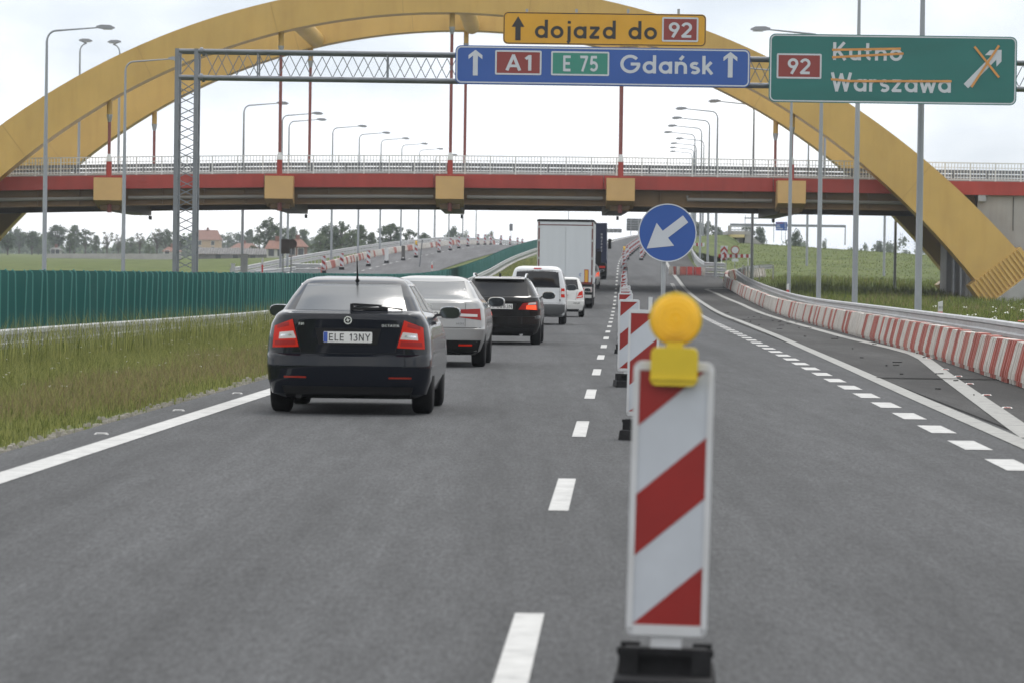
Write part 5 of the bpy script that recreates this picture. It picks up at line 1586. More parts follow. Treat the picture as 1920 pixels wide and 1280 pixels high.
rear_patch(h, [(-.655, 1.065), (.655, 1.065), (.57, 1.405), (-.57, 1.405)], "rear_window", M_GLASSD, c3, e=.005, nx=16, nz=6)
rear_patch(h, [(-.56, 1.425), (.56, 1.425), (.55, 1.47), (-.55, 1.47)], "roof_spoiler", paint("grey-silver roof", (.36, .36, .36), .5, .25), c3, e=.05, nx=16, nz=3)
b = MB(); b.beam((-.45, .20, 1.10), (.10, .22, 1.085), .02, .035); b.build("wiper", M_BLACKP, c3)
for s_ in (-1, 1):
    f = (lambda L_: L_) if s_ > 0 else (lambda L_: [(-L_[1][0], L_[1][1]), (-L_[0][0], L_[0][1]), (-L_[3][0], L_[3][1]), (-L_[2][0], L_[2][1])])
    tl = rear_patch(h, f([(.43, .765), (.86, .755), (.84, .945), (.53, .905)]), "tail_lamp", M_TREDD, c3, e=.010)
    rear_patch(h, f([(.60, .775), (.83, .765), (.82, .865), (.61, .86)]), "brake_lens", M_TLIT, tl, e=.0145)
    rear_patch(h, f([(.64, .872), (.82, .885), (.815, .935), (.66, .915)]), "clear_lens", M_TWHT, tl, e=.0145)
    side_patch(h, s_, [(.55, 1.08), (3.2, 1.06), (2.75, 1.37), (.85, 1.37)], "side_window", M_GLASSD, c3)
    side_patch(h, s_, [(.6, 1.378), (2.7, 1.378), (2.6, 1.395), (.75, 1.395)], "window_trim", M_CHROME, c3, e=.008)
    b = MB(); pts = [(s_ * .56, .62, 1.46), (s_ * .575, .66, 1.525), (s_ * .58, .8, 1.545), (s_ * .58, 2.0, 1.545), (s_ * .575, 2.3, 1.52), (s_ * .56, 2.4, 1.46)]
    b.tube(pts, .017, 8); b.build("roof_rail", M_CHROME, c3, True)
    mirror_part(c3, s_ * 1.02, 3.05, 1.07, s_, pm, 1.15)
rear_patch(h, [(-.36, .755), (.36, .755), (.40, .90), (-.40, .90)], "plate_recess", M_BLACKP, c3, e=.003)
plate(c3, 0, h.yrear(0, .82) - .014, .832, "WR 8283N", w=.62)
b = MB(); disc(b, Vector((0, 0, .985)), .04, h.yrear(0, .985) - .012, h.yrear(0, .985) + .02, 20); b.build("badge", M_CHROME, c3)
rear_patch(h, [(-.75, .20), (.75, .20), (.80, .36), (-.80, .36)], "lower_bumper", M_BLACKP, c3, e=.012, nx=14)
rear_patch(h, [(-.84, .608), (.84, .608), (.84, .616), (-.84, .616)], "bumper_gap", M_BLACKP, c3, e=.003, nx=18, nz=1)
b = MB(); b.prism([(0, 0), (.14, 0), (.05, .07), (.02, .07)], (-.03, .95, 1.487), Vector((0, 1, 0)), V, Vector((1, 0, 0)), .05); b.build("fin_antenna", M_BLACKP, c3)
MB().tube([(.50, .10, .23), (.50, .5, .23)], .04, 12).build("exhaust", M_CHROME, c3, True)

# ---- white delivery van
pm = paint("white van paint", (.60, .61, .62), .0, .3)
M_GREYB = mat("grey bumper plastic", (.075, .078, .08), .6)
c4 = car("white small delivery van with large dark rear window and grey bumper", 0, 125.9, -2.28, cat="van", name="van")
h = Hull([(.24, .12, .2, 4.2, .4, .80), (.30, .04, .25, 4.3, .4, .86), (.50, .0, .25, 4.38, .5, .895), (.66, .0, .25, 4.4, .5, .90), (.68, .05, .24, 4.4, .5, .90), (.95, .06, .24, 4.0, .7, .895), (1.12, .065, .24, 3.6, .7, .885),
          (1.20, .075, .24, 3.4, .7, .87), (1.50, .13, .24, 2.95, .5, .80), (1.68, .18, .24, 2.6, .4, .745), (1.76, .24, .24, 2.4, .4, .70), (1.81, .36, .22, 2.2, .3, .60), (1.83, .6, .2, 2.0, .2, .46)], n=3.6)
build_body(h, c4, pm, [(.78, .80, .315), (.78, 3.48, .315)], .315)
for s_ in (-1, 1): wheel(c4, s_ * .775, .80, .315, .2, s_); wheel(c4, s_ * .775, 3.48, .315, .2, s_)
rear_patch(h, [(-.71, 1.155), (.71, 1.155), (.645, 1.70), (-.645, 1.70)], "rear_window", M_GLASSD, c4, e=.006, nx=14, nz=6)
rear_patch(h, [(-.865, .27), (.865, .27), (.875, .68), (-.875, .68)], "bumper", M_GREYB, c4, e=.02, nx=18)
rear_patch(h, [(-.004, .70), (.004, .70), (.004, 1.15), (-.004, 1.15)], "door_gap", M_BLACKP, c4, e=.003, nx=1)
for s_ in (-1, 1):
    f = (lambda L_: L_) if s_ > 0 else (lambda L_: [(-L_[1][0], L_[1][1]), (-L_[0][0], L_[0][1]), (-L_[3][0], L_[3][1]), (-L_[2][0], L_[2][1])])
    rear_patch(h, f([(.71, .70), (.716, .70), (.70, 1.14), (.694, 1.14)]), "door_gap", M_BLACKP, c4, e=.003, nx=1)
    tl = rear_patch(h, f([(.745, .855), (.865, .855), (.855, 1.135), (.745, 1.135)]), "tail_lamp", M_TRED, c4, e=.010)
    rear_patch(h, f([(.755, .955), (.858, .955), (.855, 1.045), (.755, 1.045)]), "clear_lens", M_TWHT, tl, e=.014)
    rear_patch(h, f([(.70, .74), (.73, .74), (.73, .80), (.70, .80)]), "hinge", M_BLACKP, c4, e=.016, nx=2, nz=2)
    side_patch(h, s_, [(2.2, 1.16), (3.1, 1.12), (2.75, 1.62), (2.25, 1.64)], "side_window", M_GLASS, c4)
    mirror_part(c4, s_ * 1.01, 3.0, 1.16, s_, M_BLACKP, 1.3)
rear_patch(h, [(-.12, 1.735), (.12, 1.735), (.12, 1.775), (-.12, 1.775)], "high_brake_lamp", M_TREDD, c4, e=.012)
plate(c4, -.1, h.yrear(-.1, .8) - .014, .80, "EL 721")

# ---- small white hatchback
pm = paint("white hatchback paint", (.62, .62, .60), .0, .3)
def hatch(label, d, off, txt, lit=False, details=True):
    c = car(label, 0, d, off)
    h = Hull([(.20, .12, .25, 3.8, .4, .70), (.26, .04, .3, 3.86, .4, .77), (.45, .0, .32, 3.95, .5, .815), (.60, .0, .33, 3.98, .5, .82), (.62, .03, .33, 3.98, .5, .82), (.90, .06, .34, 3.6, .7, .815), (.98, .07, .34, 3.3, .7, .80),
              (1.05, .10, .33, 3.1, .7, .77), (1.25, .24, .3, 2.75, .5, .70), (1.40, .36, .28, 2.45, .4, .63), (1.45, .38, .26, 2.3, .4, .59), (1.485, .55, .24, 2.1, .3, .50), (1.498, .8, .2, 1.9, .2, .38)])
    build_body(h, c, pm, [(.71, .70, .295), (.71, 3.16, .295)], .295)
    for s_ in (-1, 1): wheel(c, s_ * .71, .70, .295, .19, s_); wheel(c, s_ * .71, 3.16, .295, .19, s_)
    rear_patch(h, [(-.61, 1.04), (.61, 1.04), (.54, 1.405), (-.54, 1.405)], "rear_window", M_GLASSD, c, e=.006, nx=14)
    for s_ in (-1, 1):
        f = (lambda L_: L_) if s_ > 0 else (lambda L_: [(-L_[1][0], L_[1][1]), (-L_[0][0], L_[0][1]), (-L_[3][0], L_[3][1]), (-L_[2][0], L_[2][1])])
        tl = rear_patch(h, f([(.53, .70), (.78, .74), (.765, 1.0), (.63, .93)]), "tail_lamp", M_TLIT if lit else M_TRED, c, e=.010)
        rear_patch(h, f([(.56, .745), (.74, .775), (.735, .815), (.575, .785)]), "clear_lens", M_TWHT, tl, e=.014)
        mirror_part(c, s_ * .91, 2.6, 1.02, s_, pm, 1.05)
        side_patch(h, s_, [(.6, 1.06), (2.8, 1.04), (2.45, 1.36), (.85, 1.36)], "side_window", M_GLASSD, c)
        if details: rear_patch(h, f([(.50, .63), (.507, .63), (.56, .98), (.553, .98)]), "tailgate_gap", M_BLACKP, c, e=.002, nx=1)
    rear_patch(h, [(-.30, .74), (.30, .74), (.31, .87), (-.31, .87)], "plate_recess", M_BLACKP if not details else pm, c, e=.003)
    plate(c, 0, h.yrear(0, .80) - .014, .80, txt)
    if details:
        b = MB(); text(b, "om.pl", (.42, h.yrear(.5, .56) - .02, .50), U, V, N, .06, .16, .14, width=.24); b.build("lettering", M_SBLACK, c)
    rear_patch(h, [(-.6, .21), (.6, .21), (.64, .30 if details else .62), (-.64, .30 if details else .62)], "lower_bumper", M_BLACKP if details else M_GREYB, c, e=.014, nx=14)
    return c
hatch("small white hatchback with red lamps between the white van and the lorry", 150.8, -1.87, "EL 01JT")
hatch("distant white car with lit brake lamps, between the two lorries", 244.5, -1.82, "WL 31TY", lit=True, details=False)

# ---- white box trailer lorry
M_TBOX = mat("white trailer panels", (.55, .58, .605), .4, var=.03, vscale=.8, stretch=(4, 1, .25), dirt=.2, dirtcol=(.47, .49, .50))
M_TRIM = mat("maroon trailer frame", (.13, .03, .025), .5, var=.15, vscale=3)
M_TGREY = mat("trailer light alloy", (.42, .42, .41), .45, var=.08)
M_TYEL = mat("amber marker plate", (.62, .33, .03), .4)
t1 = thing("lorry", "big white box trailer lorry seen from behind, amber marker plates on its doors", "lorry"); place(t1, 180.9, -2.2)
HWT, Z0, Z1 = 1.275, 1.12, 4.0
MB().box(-HWT + .02, HWT - .02, .05, 13.5, Z0 + .02, Z1 - .12).build("cargo_box", M_TBOX, t1)
for s_ in (-1, 1):
    d_ = MB().box(min(s_ * .006, s_ * 1.165), max(s_ * .006, s_ * 1.165), .0, .049, Z0 + .08, Z1 - .28).build("rear_door", M_TBOX, t1)
    MB().box(min(s_ * 1.168, s_ * 1.225), max(s_ * 1.168, s_ * 1.225), -.01, .06, Z0, Z1 - .12).build("corner_post", M_TRIM, t1)
    MB().box(min(s_ * 1.226, s_ * HWT), max(s_ * 1.226, s_ * HWT), -.005, .07, Z0, Z1 - .1).build("edge_profile", M_TGREY, t1)
    for z in (1.4, 2.2, 3.0, 3.6): MB().box(min(s_ * 1.17, s_ * 1.262), max(s_ * 1.17, s_ * 1.262), -.03, -.012, z, z + .1).build("hinge", M_TGREY, d_)
MB().box(-1.225, 1.225, -.008, .06, Z1 - .275, Z1 - .235).build("header_trim", M_TRIM, t1)
MB().box(-1.225, 1.225, -.006, .06, Z1 - .23, Z1 - .10).build("header", M_TBOX, t1)
MB().box(-1.225, 1.225, -.008, .06, Z0 - .03, Z0 + .07).build("sill", M_TRIM, t1)
b = MB().prism([(-1.30, -.10), (1.30, -.10), (1.30, -.04), (1.22, .0), (-1.22, .0), (-1.30, -.04)], (0, 13.5, Z1), U, V, N, 13.53); b.build("roof_cover", M_BLACKP, t1)
for x, z, w_, h_ in ((.86, 1.16, .19, .60), (-.97, 1.56, .19, .26)):
    q = MB().box(x, x + w_, -.022, -.006, z, z + h_).build("marker_plate", M_TREDD, t1); MB().box(x + .025, x + w_ - .025, -.026, -.0225, z + .03, z + h_ - .03).build("marker_field", M_TYEL, q)
b = MB(); rg = [(.70 + .055 * math.cos(R(a)), -.012, 1.52 + .055 * math.sin(R(a))) for a in range(60, 300, 20)]; b.tube(rg, .012, 6); b.build("door_mark", M_SBLUE, t1, True)
MB().box(-1.2, 1.2, .3, 13.3, .85, Z0 - .031).build("chassis", M_BLACKP, t1)
MB().box(-1.2, 1.2, .0, .12, .48, .62).build("underrun_bar", M_TGREY, t1)
lb = MB().box(-1.22, 1.22, .02, .14, .74, .98).build("lamp_bar", M_TGREY, t1)
for s_ in (-1, 1):
    MB().box(min(s_ * .8, s_ * 1.18), max(s_ * .8, s_ * 1.18), -.005, .019, .78, .92).build("tail_lamp", M_TRED, t1)
    MB().box(min(s_ * .62, s_ * 1.18), max(s_ * .62, s_ * 1.18), .35, .38, .22, .80).build("mud_flap", M_BLACKP, t1)
    for y in (1.2, 2.5, 3.8, 11.2): wheel(t1, s_ * 1.05, y + .3, .5, .36, s_, .55)
    MB().box(min(s_ * 1.24, s_ * 1.272), max(s_ * 1.24, s_ * 1.272), 4.6, 10.5, .45, 1.05).build("side_guard", M_TGREY, t1)
for z in (.32,): plate(t1, .3, .0, .55, "EL 38H", .5)
M_CABW = paint("white cab paint", (.55, .56, .57), .0, .35)
b = MB().hexa([(-1.24, 13.9, .9), (1.24, 13.9, .9), (1.24, 16.1, .7), (-1.24, 16.1, .7), (-1.2, 13.9, 3.6), (1.2, 13.9, 3.6), (1.2, 15.7, 3.5), (-1.2, 15.7, 3.5)]); b.build("cab", M_CABW, t1)
for s_ in (-1, 1):
    wheel(t1, s_ * 1.05, 15.0, .5, .33, s_, .55)
    MB().box(min(s_ * 1.27, s_ * 1.52), max(s_ * 1.27, s_ * 1.52), 15.6, 15.8, 1.95, 2.6).build("mirror", M_BLACKP, t1)
    MB().tube([(s_ * 1.2, 15.7, 2.65), (s_ * 1.45, 15.7, 2.7)], .03, 8).build("mirror_arm", M_BLACKP, t1)

# ---- dark blue container lorry
M_CONT = mat("navy container steel", (.014, .026, .075), .5, var=.15, vscale=.7, dirt=.3, dirtcol=(.03, .04, .075))
t2 = thing("lorry", "dark blue container lorry with vertical white lettering, ahead of the white trailer", "lorry"); place(t2, 271.2, -1.95)
bx = MB().box(-1.2, 1.2, .04, 12.1, 1.15, 3.75).build("container", M_CONT, t2)
for s_ in (-1, 1):
    MB().box(min(s_ * 1.12, s_ * 1.22), max(s_ * 1.12, s_ * 1.22), -.02, .06, 1.12, 3.78).build("corner_post", M_CONT, t2)
    MB().box(min(s_ * .01, s_ * 1.118), max(s_ * .01, s_ * 1.118), .0, .039, 1.22, 3.66).build("rear_door", M_CONT, t2)
    for x in (.3, .8): MB().tube([(s_ * x, -.03, 1.2), (s_ * x, -.03, 3.7)], .02, 6).build("lock_rod", M_CONT, t2)
    for y in (1.3, 2.6, 3.9): wheel(t2, s_ * 1.05, y, .5, .36, s_, .55)
    MB().box(min(s_ * .75, s_ * 1.15), max(s_ * .75, s_ * 1.15), -.03, .0, .78, .92).build("tail_lamp", M_TRED, t2)
    MB().box(min(s_ * .62, s_ * 1.18), max(s_ * .62, s_ * 1.18), .45, .48, .22, .80).build("mud_flap", M_BLACKP, t2)
    MB().box(min(s_ * 1.27, s_ * 1.5), max(s_ * 1.27, s_ * 1.5), 14.6, 14.8, 1.9, 2.6).build("mirror", M_BLACKP, t2)
    wheel(t2, s_ * 1.05, 14.2, .5, .33, s_, .55)
MB().box(-1.22, 1.22, -.02, .06, 3.66, 3.80).build("header", M_CONT, t2)
b = MB()
for k, ch_ in enumerate("HNZ082"): text(b, ch_, (.84, -.024, 2.98 - .22 * k), U, V, N, .145, .2, 0, lift=.004)
b.build("lettering", M_SWHITE, t2)
MB().box(-1.15, 1.15, .2, 14, .8, 1.14).build("chassis", M_BLACKP, t2)
MB().box(-1.2, 1.2, .0, .12, .46, .58).build("underrun_bar", M_BLACKP, t2)
b = MB().hexa([(-1.22, 12.6, .8), (1.22, 12.6, .8), (1.22, 14.9, .7), (-1.22, 14.9, .7), (-1.2, 12.6, 3.4), (1.2, 12.6, 3.4), (1.2, 14.6, 3.3), (-1.2, 14.6, 3.3)]); b.build("cab", M_CONT, t2)
# ------------------------------------------------------------------ trees
M_BARK = mat("bark", (.075, .06, .045), .9, var=.2, vscale=3)
LEAF = [mat("dark leaves", (.040, .068, .028), .6, island=.45, col2=(.072, .105, .042), spec=.2, transl=.2), mat("mid leaves", (.058, .092, .036), .6, island=.4, col2=(.10, .135, .055), spec=.2, transl=.2),
        mat("olive leaves", (.07, .085, .035), .6, island=.35, col2=(.11, .12, .05), spec=.2, transl=.2)]
def leaves(b_v, b_f, centres, radii, per, size, r_):
    V_, n0 = [], len(b_v)
    for c, rad in zip(centres, radii):
        d_ = r_.normal(size=(per, 3)); d_ /= np.linalg.norm(d_, axis=1)[:, None]
        p = np.array(c) + d_ * (rad * (r_.random((per, 1)) ** .45)) * np.array([1, 1, .85])
        a = r_.normal(size=(per, 3)); a /= np.linalg.norm(a, axis=1)[:, None]
        e = np.cross(a, r_.normal(size=(per, 3))); e /= np.linalg.norm(e, axis=1)[:, None]
        s_ = size * r_.uniform(.55, 1.25, (per, 1))
        for k in range(per):
            q = len(b_v)
            pa, ea, pp, ss = a[k], e[k], p[k], s_[k, 0]
            b_v += [tuple(pp - pa * ss * .5), tuple(pp + ea * ss * .32), tuple(pp + pa * ss * .5), tuple(pp - ea * ss * .32)]
            b_f.append((q, q + 1, q + 2, q + 3))
def tree_proto(kind, seed):
    r_ = np.random.default_rng(seed)
    root = thing("tree", "", "tree")
    b = MB(); lb = MB(); cs, rs_ = [], []
    if kind == 'round': H, n, spread, z0 = 10, 26, 3.3, 3.6
    elif kind == 'tall': H, n, spread, z0 = 10, 24, 2.1, 2.4
    elif kind == 'open': H, n, spread, z0 = 10, 17, 3.4, 4.0
    elif kind == 'bare': H, n, spread, z0 = 10, 10, 3.2, 3.5
    else: H, n, spread, z0 = 10, 22, 4.6, 1.2
    b.tube([(0, 0, -.3), (.05, .02, H * .2), (.12, -.1, H * .5), (.05, .1, H * .8)], [.34, .26, .17, .05], 7)
    for k in range(n):
        t = (k + .5) / n; z = z0 + (H - z0 - .6) * t
        prof = {'round': math.sin(math.pi * (.18 + .72 * t)) , 'tall': math.sin(math.pi * (.25 + .66 * t)), 'open': math.sin(math.pi * (.2 + .7 * t)), 'bare': .8, 'bush': math.sin(math.pi * (.35 + .55 * t))}[kind]
        a = k * 2.4 + r_.uniform(-.5, .5); rr = spread * prof * r_.uniform(.35, .95)
        c = (rr * math.cos(a), rr * math.sin(a), z + r_.uniform(-.5, .5))
        cs.append(c); rs_.append({'round': 1.35, 'tall': 1.05, 'open': 1.0, 'bare': .75, 'bush': 1.5}[kind] * r_.uniform(.7, 1.2))
        zb = max(H * .18, c[2] - 2.2 - r_.random())
        b.tube([(.08, 0, zb), (c[0] * .5, c[1] * .5, (zb + c[2]) / 2 + .3), c], [.11, .07, .025], 5)
    if kind == 'bare':
        for k in range(26):
            a = r_.uniform(0, 6.28); rr = r_.uniform(.6, 3.4); z = r_.uniform(5, 10.4)
            b.tube([(.08, 0, z * .45), (rr * .6 * math.cos(a), rr * .6 * math.sin(a), z * .75), (rr * math.cos(a), rr * math.sin(a), z)], [.09, .05, .015], 4)
    b.build("trunk", M_BARK, root, True)
    leaves(lb.v, lb.f, cs, rs_, {'bare': 26, 'open': 60}.get(kind, 75), .62, r_)
    lb.m = [0] * len(lb.f)
    lb.build("crown", LEAF[{'round': 0, 'tall': 1, 'open': 0, 'bare': 2, 'bush': 1}[kind]], root)
    return root
TP = {}
TREES = [  # px centre, base y, top y, distance, kind, label
    (14, 481, 437, 900, 'round', "dark round tree at the left edge under the arch"), (36, 476, 431, 1250, 'round', "hazy blue-grey tree beside the arch at far left"),
    (60, 475, 432, 1000, 'round', "dark tree just left of the tall left lamp pole"), (72, 474, 448, 1050, 'bush', "low dark tree at the foot of the left lamp pole"), (107, 477, 420, 1100, 'round', "large round-headed tree with pale trunks on the left skyline"),
    (131, 474, 437, 950, 'tall', "dark conical tree right of the large round-headed one"), (139, 474, 420, 1150, 'tall', "tall pale tree behind the dark conical one"), (160, 476, 428, 1000, 'open', "olive tree right of the thin left pole"),
    (180, 476, 440, 1050, 'tall', "slim tree in the middle of the left tree line"), (201, 473, 430, 900, 'bare', "bare spreading tree in the left field"), (222, 474, 436, 1000, 'bare', "thin-leaved tree by the second lamp pole"),
    (245, 475, 444, 1100, 'bush', "low bushy tree right of the second lamp pole"), (262, 475, 434, 1050, 'bare', "sparse tree in the line before the gantry tower"), (280, 477, 458, 850, 'bush', "small dark bush before the concrete wall"),
    (294, 474, 425, 1000, 'bare', "tall sparse tree left of the gantry tower"), (310, 474, 428, 1000, 'open', "feathery tree touching the gantry tower"), (338, 474, 442, 950, 'open', "yellowish tree behind the gantry tower lattice"),
    (392, 474, 428, 1500, 'open', "pale tree behind the peach house"), (425, 473, 436, 1400, 'bush', "hazy tree right of the peach house"), (450, 473, 437, 1400, 'round', "hazy tree between the two lamp poles"), (468, 473, 428, 1300, 'tall', "hazy tree top beside the third lamp pole"),
    (487, 470, 436, 760, 'bush', "green leafy tree left of the tall dark one"), (502, 474, 409, 760, 'open', "tall dark tree above the red-roofed houses"), (522, 474, 422, 850, 'round', "tree right behind the tall dark one"), (548, 472, 423, 1000, 'tall', "hazy tree above the sign backs"), (568, 472, 428, 1000, 'tall', "pointed hazy tree right of the red roofs"),
    (600, 476, 437, 700, 'bush', "dense green tree at the left of the dark clump"), (617, 476, 422, 720, 'round', "dark clump tree beside the hill guardrail"), (641, 474, 416, 720, 'open', "open-crowned tree with sky gaps behind the hill guardrail"), (660, 474, 430, 700, 'bush', "dense tree in the middle of the dark clump"),
    (676, 470, 419, 720, 'tall', "pointed tree at the right of the dark clump"), (697, 468, 434, 720, 'tall', "small pointed tree right of the dark clump"), (733, 468, 417, 760, 'round', "dark round tree standing above the opposite barrier row"), (768, 466, 428, 760, 'open', "open tree right of the dark round one on the hill"),
    (795, 462, 435, 800, 'round', "small round tree further along the hill"), (849, 458, 426, 1100, 'round', "hazy blue-grey tree behind the hill crest"), (872, 452, 432, 1100, 'bush', "small hazy tree beside the blue-grey one on the crest"), (920, 450, 432, 1200, 'bush', "faint low trees above the far end of the opposite road"),
    (1308, 448, 414, 900, 'round', "hazy tree behind the cluster of right lamp poles"), (1330, 448, 411, 900, 'open', "taller hazy tree right of the lamp pole cluster"), (1346, 448, 424, 900, 'round', "small hazy tree left of the little overpass"), (1400, 450, 418, 800, 'open', "tree behind the little overpass"),
    (1424, 450, 424, 800, 'round', "dark tree right of the little overpass"), (1492, 452, 431, 700, 'round', "dark bush on the green ridge by the blue sign"), (1546, 458, 447, 900, 'bush', "small bush on the green ridge near the portal leg"), (1622, 468, 455, 900, 'bush', "little bush far along the right ridge"),
    (1648, 470, 450, 1000, 'round', "small dark tree at the right end of the ridge"), (1668, 470, 456, 1100, 'bush', "low hazy trees right of the ridge end")]
_cur = None
for k, (x, yb, yt, d, kind, lab) in enumerate(TREES):
    var = kind + str(k % 2)
    if var not in TP: TP[var] = tree_proto(kind, 11 + k); o = TP[var]
    else: o = tree_copy(TP[var])
    p = W(x, yb, d); t_ = W(x, yt, d)
    hgt = t_.z - p.z; s_ = hgt / 10.3
    zg = gz(p.x, d)
    if zg < p.z: hgt = t_.z - zg; s2 = min(hgt / 10.3, s_ * 1.5); p.z = zg if s2 * 10.3 + zg >= t_.z - .3 else t_.z - s2 * 10.3
    else: s2 = s_
    o.location = (p.x, d, min(p.z, zg)); s2 = (t_.z - o.location.z) / 10.3
    wd = max(s_, min(s2, s_ * 1.4)) * (1.15 if kind in ('bush', 'round') else 1.0)
    o.scale = (wd, wd, s2); o.rotation_euler = (0, 0, k * 1.7)
    tag(o, lab, group="trees on the skyline")
# continuous far woods
b = MB(); r_ = np.random.default_rng(5); cs, rs_ = [], []
for k in range(900):
    d = r_.uniform(1500, 1900); x = r_.uniform(-60, 730)
    p = W(x, 474, d); g = gz(p.x, d); top = 5.2 + 2.6 * math.sin(x * .021 + 1) + 1.6 * math.sin(x * .09)
    cs.append((p.x, d, g + r_.uniform(.5, max(2., top)))); rs_.append(r_.uniform(1.8, 3.4))
for k in range(140):
    d = r_.uniform(1400, 1700); x = r_.uniform(1290, 2000)
    p = W(x, 474, d); g = W(x, 465, d).z
    cs.append((p.x, d, g + r_.uniform(-6, 2.0))); rs_.append(r_.uniform(1.6, 3))
leaves(b.v, b.f, cs, rs_, 44, 1.5, r_); b.m = [0] * len(b.f)
tag(b.build("treeline", LEAF[1]), "hazy far woods along the horizon", "woods", kind="stuff")

# ------------------------------------------------------------------ houses
M_PEACH = mat("peach render", (.42, .30, .19), .9, var=.06); M_ROOF = mat("red clay roof", (.20, .10, .072), .85, var=.15, vscale=2)
M_WIN = mat("house window glass", (.05, .055, .06), .1); M_WALLW = mat("pale render", (.50, .49, .46), .9); M_ROOFG = mat("grey corrugated roof", (.17, .165, .16), .9, var=.3, vscale=1.5)
def house(label, x0, x1, yb, ye, ya, d, wall, roof, depth=8.0, storeys=1, hip=.22, name="house"):
    a, c = W(x0, yb, d), W(x1, yb, d); e, r_ = W(x0, ye, d), W(x0, ya, d)
    w_ = c.x - a.x; root = thing(name, label, "house", ((a.x + c.x) / 2, d, a.z))
    he, hr = e.z - a.z, r_.z - a.z; hw = w_ / 2
    MB().box(-hw, hw, 0, depth, -3, he).build("wall", wall, root)
    o = .35
    b = MB(); b.v = [(-hw - o, -o, he), (hw + o, -o, he), (hw + o, depth + o, he), (-hw - o, depth + o, he), (-hw + w_ * hip, depth / 2, hr), (hw - w_ * hip, depth / 2, hr)]
    b.f = [(0, 1, 5, 4), (2, 3, 4, 5), (1, 2, 5), (3, 0, 4), (3, 2, 1, 0)]; b.m = [0] * 5
    rf = b.build("roof", roof, root)
    MB().box(-.3, .3, depth / 2 - .3, depth / 2 + .3, hr - .6, hr + .7).build("chimney", M_ROOF, rf)
    for s in range(storeys):
        zc = he * (s + .5) / storeys
        for k in range(max(2, int(w_ / 3.2))):
            xc = -hw + w_ * (k + .5) / max(2, int(w_ / 3.2))
            f = MB().box(xc - .55, xc + .55, -.06, -.002, zc - .7, zc + .6).build("window", M_WALLW, root)
            MB().box(xc - .45, xc + .45, -.07, -.062, zc - .6, zc + .5).build("pane", M_WIN, f)
    return root
house("two-storey peach house with red hipped roof right of the gantry tower", 362, 411, 472, 450, 431, 1150, M_PEACH, M_ROOF, 10, 2, .12)
house("low red-roofed house peeping between the lamp poles", 432, 482, 472, 466, 456, 1000, M_PEACH, M_ROOF)
house("red-roofed house half hidden behind the sign backs", 500, 534, 480, 467, 451, 640, M_WALLW, M_ROOF, 7, 1, .05)
house("red-gabled house right of the sign backs", 540, 572, 480, 463, 448, 660, mat("brick wall", (.20, .10, .075), .9, var=.15, vscale=2), M_ROOF, 7, 1, .3)
house("small red-roofed building left of the gantry tower", 306, 335, 477, 472, 463, 850, M_WALLW, M_ROOF, 6)
house("small white hut in the left field", 95, 112, 474, 469, 464, 950, M_WALLW, M_ROOFG, 4)
# long grey barn with a ribbed roof
a, c = W(372, 480, 700), W(503, 480, 700); e, rr = W(372, 477, 700), W(372, 465, 700)
bn = thing("barn", "long low barn with rippled grey roof behind the lamp poles", "barn", (a.x, 700, a.z)); w_ = c.x - a.x
MB().box(0, w_, 0, 8, -3, e.z - a.z).build("wall", M_ROOFG, bn)
b = MB(); n = 60; he, hr = e.z - a.z, rr.z - a.z
for k in range(n + 1):
    x = -.3 + (w_ + .6) * k / n; o = .14 * (k % 2); b.v += [(x, -.4, he + o), (x, 4, hr + o), (x, 8.4, he + o)]
for k in range(n):
    for j in (0, 1): b.f.append((3 * k + j, 3 * k + 3 + j, 3 * k + 4 + j, 3 * k + 1 + j)); b.m.append(0)
b.build("roof", M_ROOFG, bn)
for x in (3, 6, 9): MB().box(x, x + .9, -.05, -.002, -.6, .2).build("window", M_WIN, bn)
# concrete boundary wall of panels across the field
wl_ = thing("boundary_wall", "long pale concrete panel wall across the left field", "wall", (W(83, 484, 640).x, 640, W(83, 484, 640).z))
x = 83.0; first_p = None
M_WPAN = mat("pale wall panels", (.36, .35, .34), .9, var=.12, vscale=.8)
while x < 332:
    a, c = W(x, 485.5 + .6, 640), W(x + 11.2, 485.5 + .6, 640)
    q = a - Vector(wl_.location)
    if first_p is None: first_p = MB().box(0, .9, 0, .12, -2, .86).build("panel", M_WPAN, wl_, loc=(q.x, 0, q.z)); lenp = c.x - a.x; first_p.scale = (lenp / .93, 1, 1)
    else: child_copy(first_p, wl_, (q.x, 0, q.z))
    x += 11.2
# ------------------------------------------------------------------ far structures
M_YPALE = mat("pale yellow beam", (.60, .50, .25), .6)
ov = thing("overpass", "little far overpass with pale yellow beam and sloping grey wing wall", "overpass", (W(1385, 460, 430).x, 430, gz(W(1385, 460, 430).x, 430)))
def wb(x0, y0, x1, y1, d0, d1, name, m, root):
    a, c = W(x0, y1, d0), W(x1, y0, d0)
    return rpart(MB().box(min(a.x, c.x), max(a.x, c.x), d0, d1, min(a.z, c.z), max(a.z, c.z)), name, m, root)
wb(1367, 440.5, 1396, 445.5, 425, 436, "beam", M_YPALE, ov)
wb(1366, 434, 1412, 440, 425.3, 436, "deck", M_CONC, ov)
wb(1365, 423.5, 1371, 440, 424.8, 425.2, "parapet_pier", M_CONC, ov)
wb(1386.5, 445.8, 1393, 465, 427, 434, "pier", mat("white pier", (.62, .61, .58), .8), ov)
wb(1396.5, 437, 1412, 474, 425.4, 436, "abutment", M_CONC, ov)
wb(1366, 446, 1387, 466, 434.5, 436.5, "painted_shade", M_DARK, ov)  # near-black slab standing in for the shade beneath the deck
for k in range(6):
    wb(1372 + 6 * k, 425.5, 1372.8 + 6 * k, 434, 425.6, 425.75, "parapet_post", M_RAILW, ov)
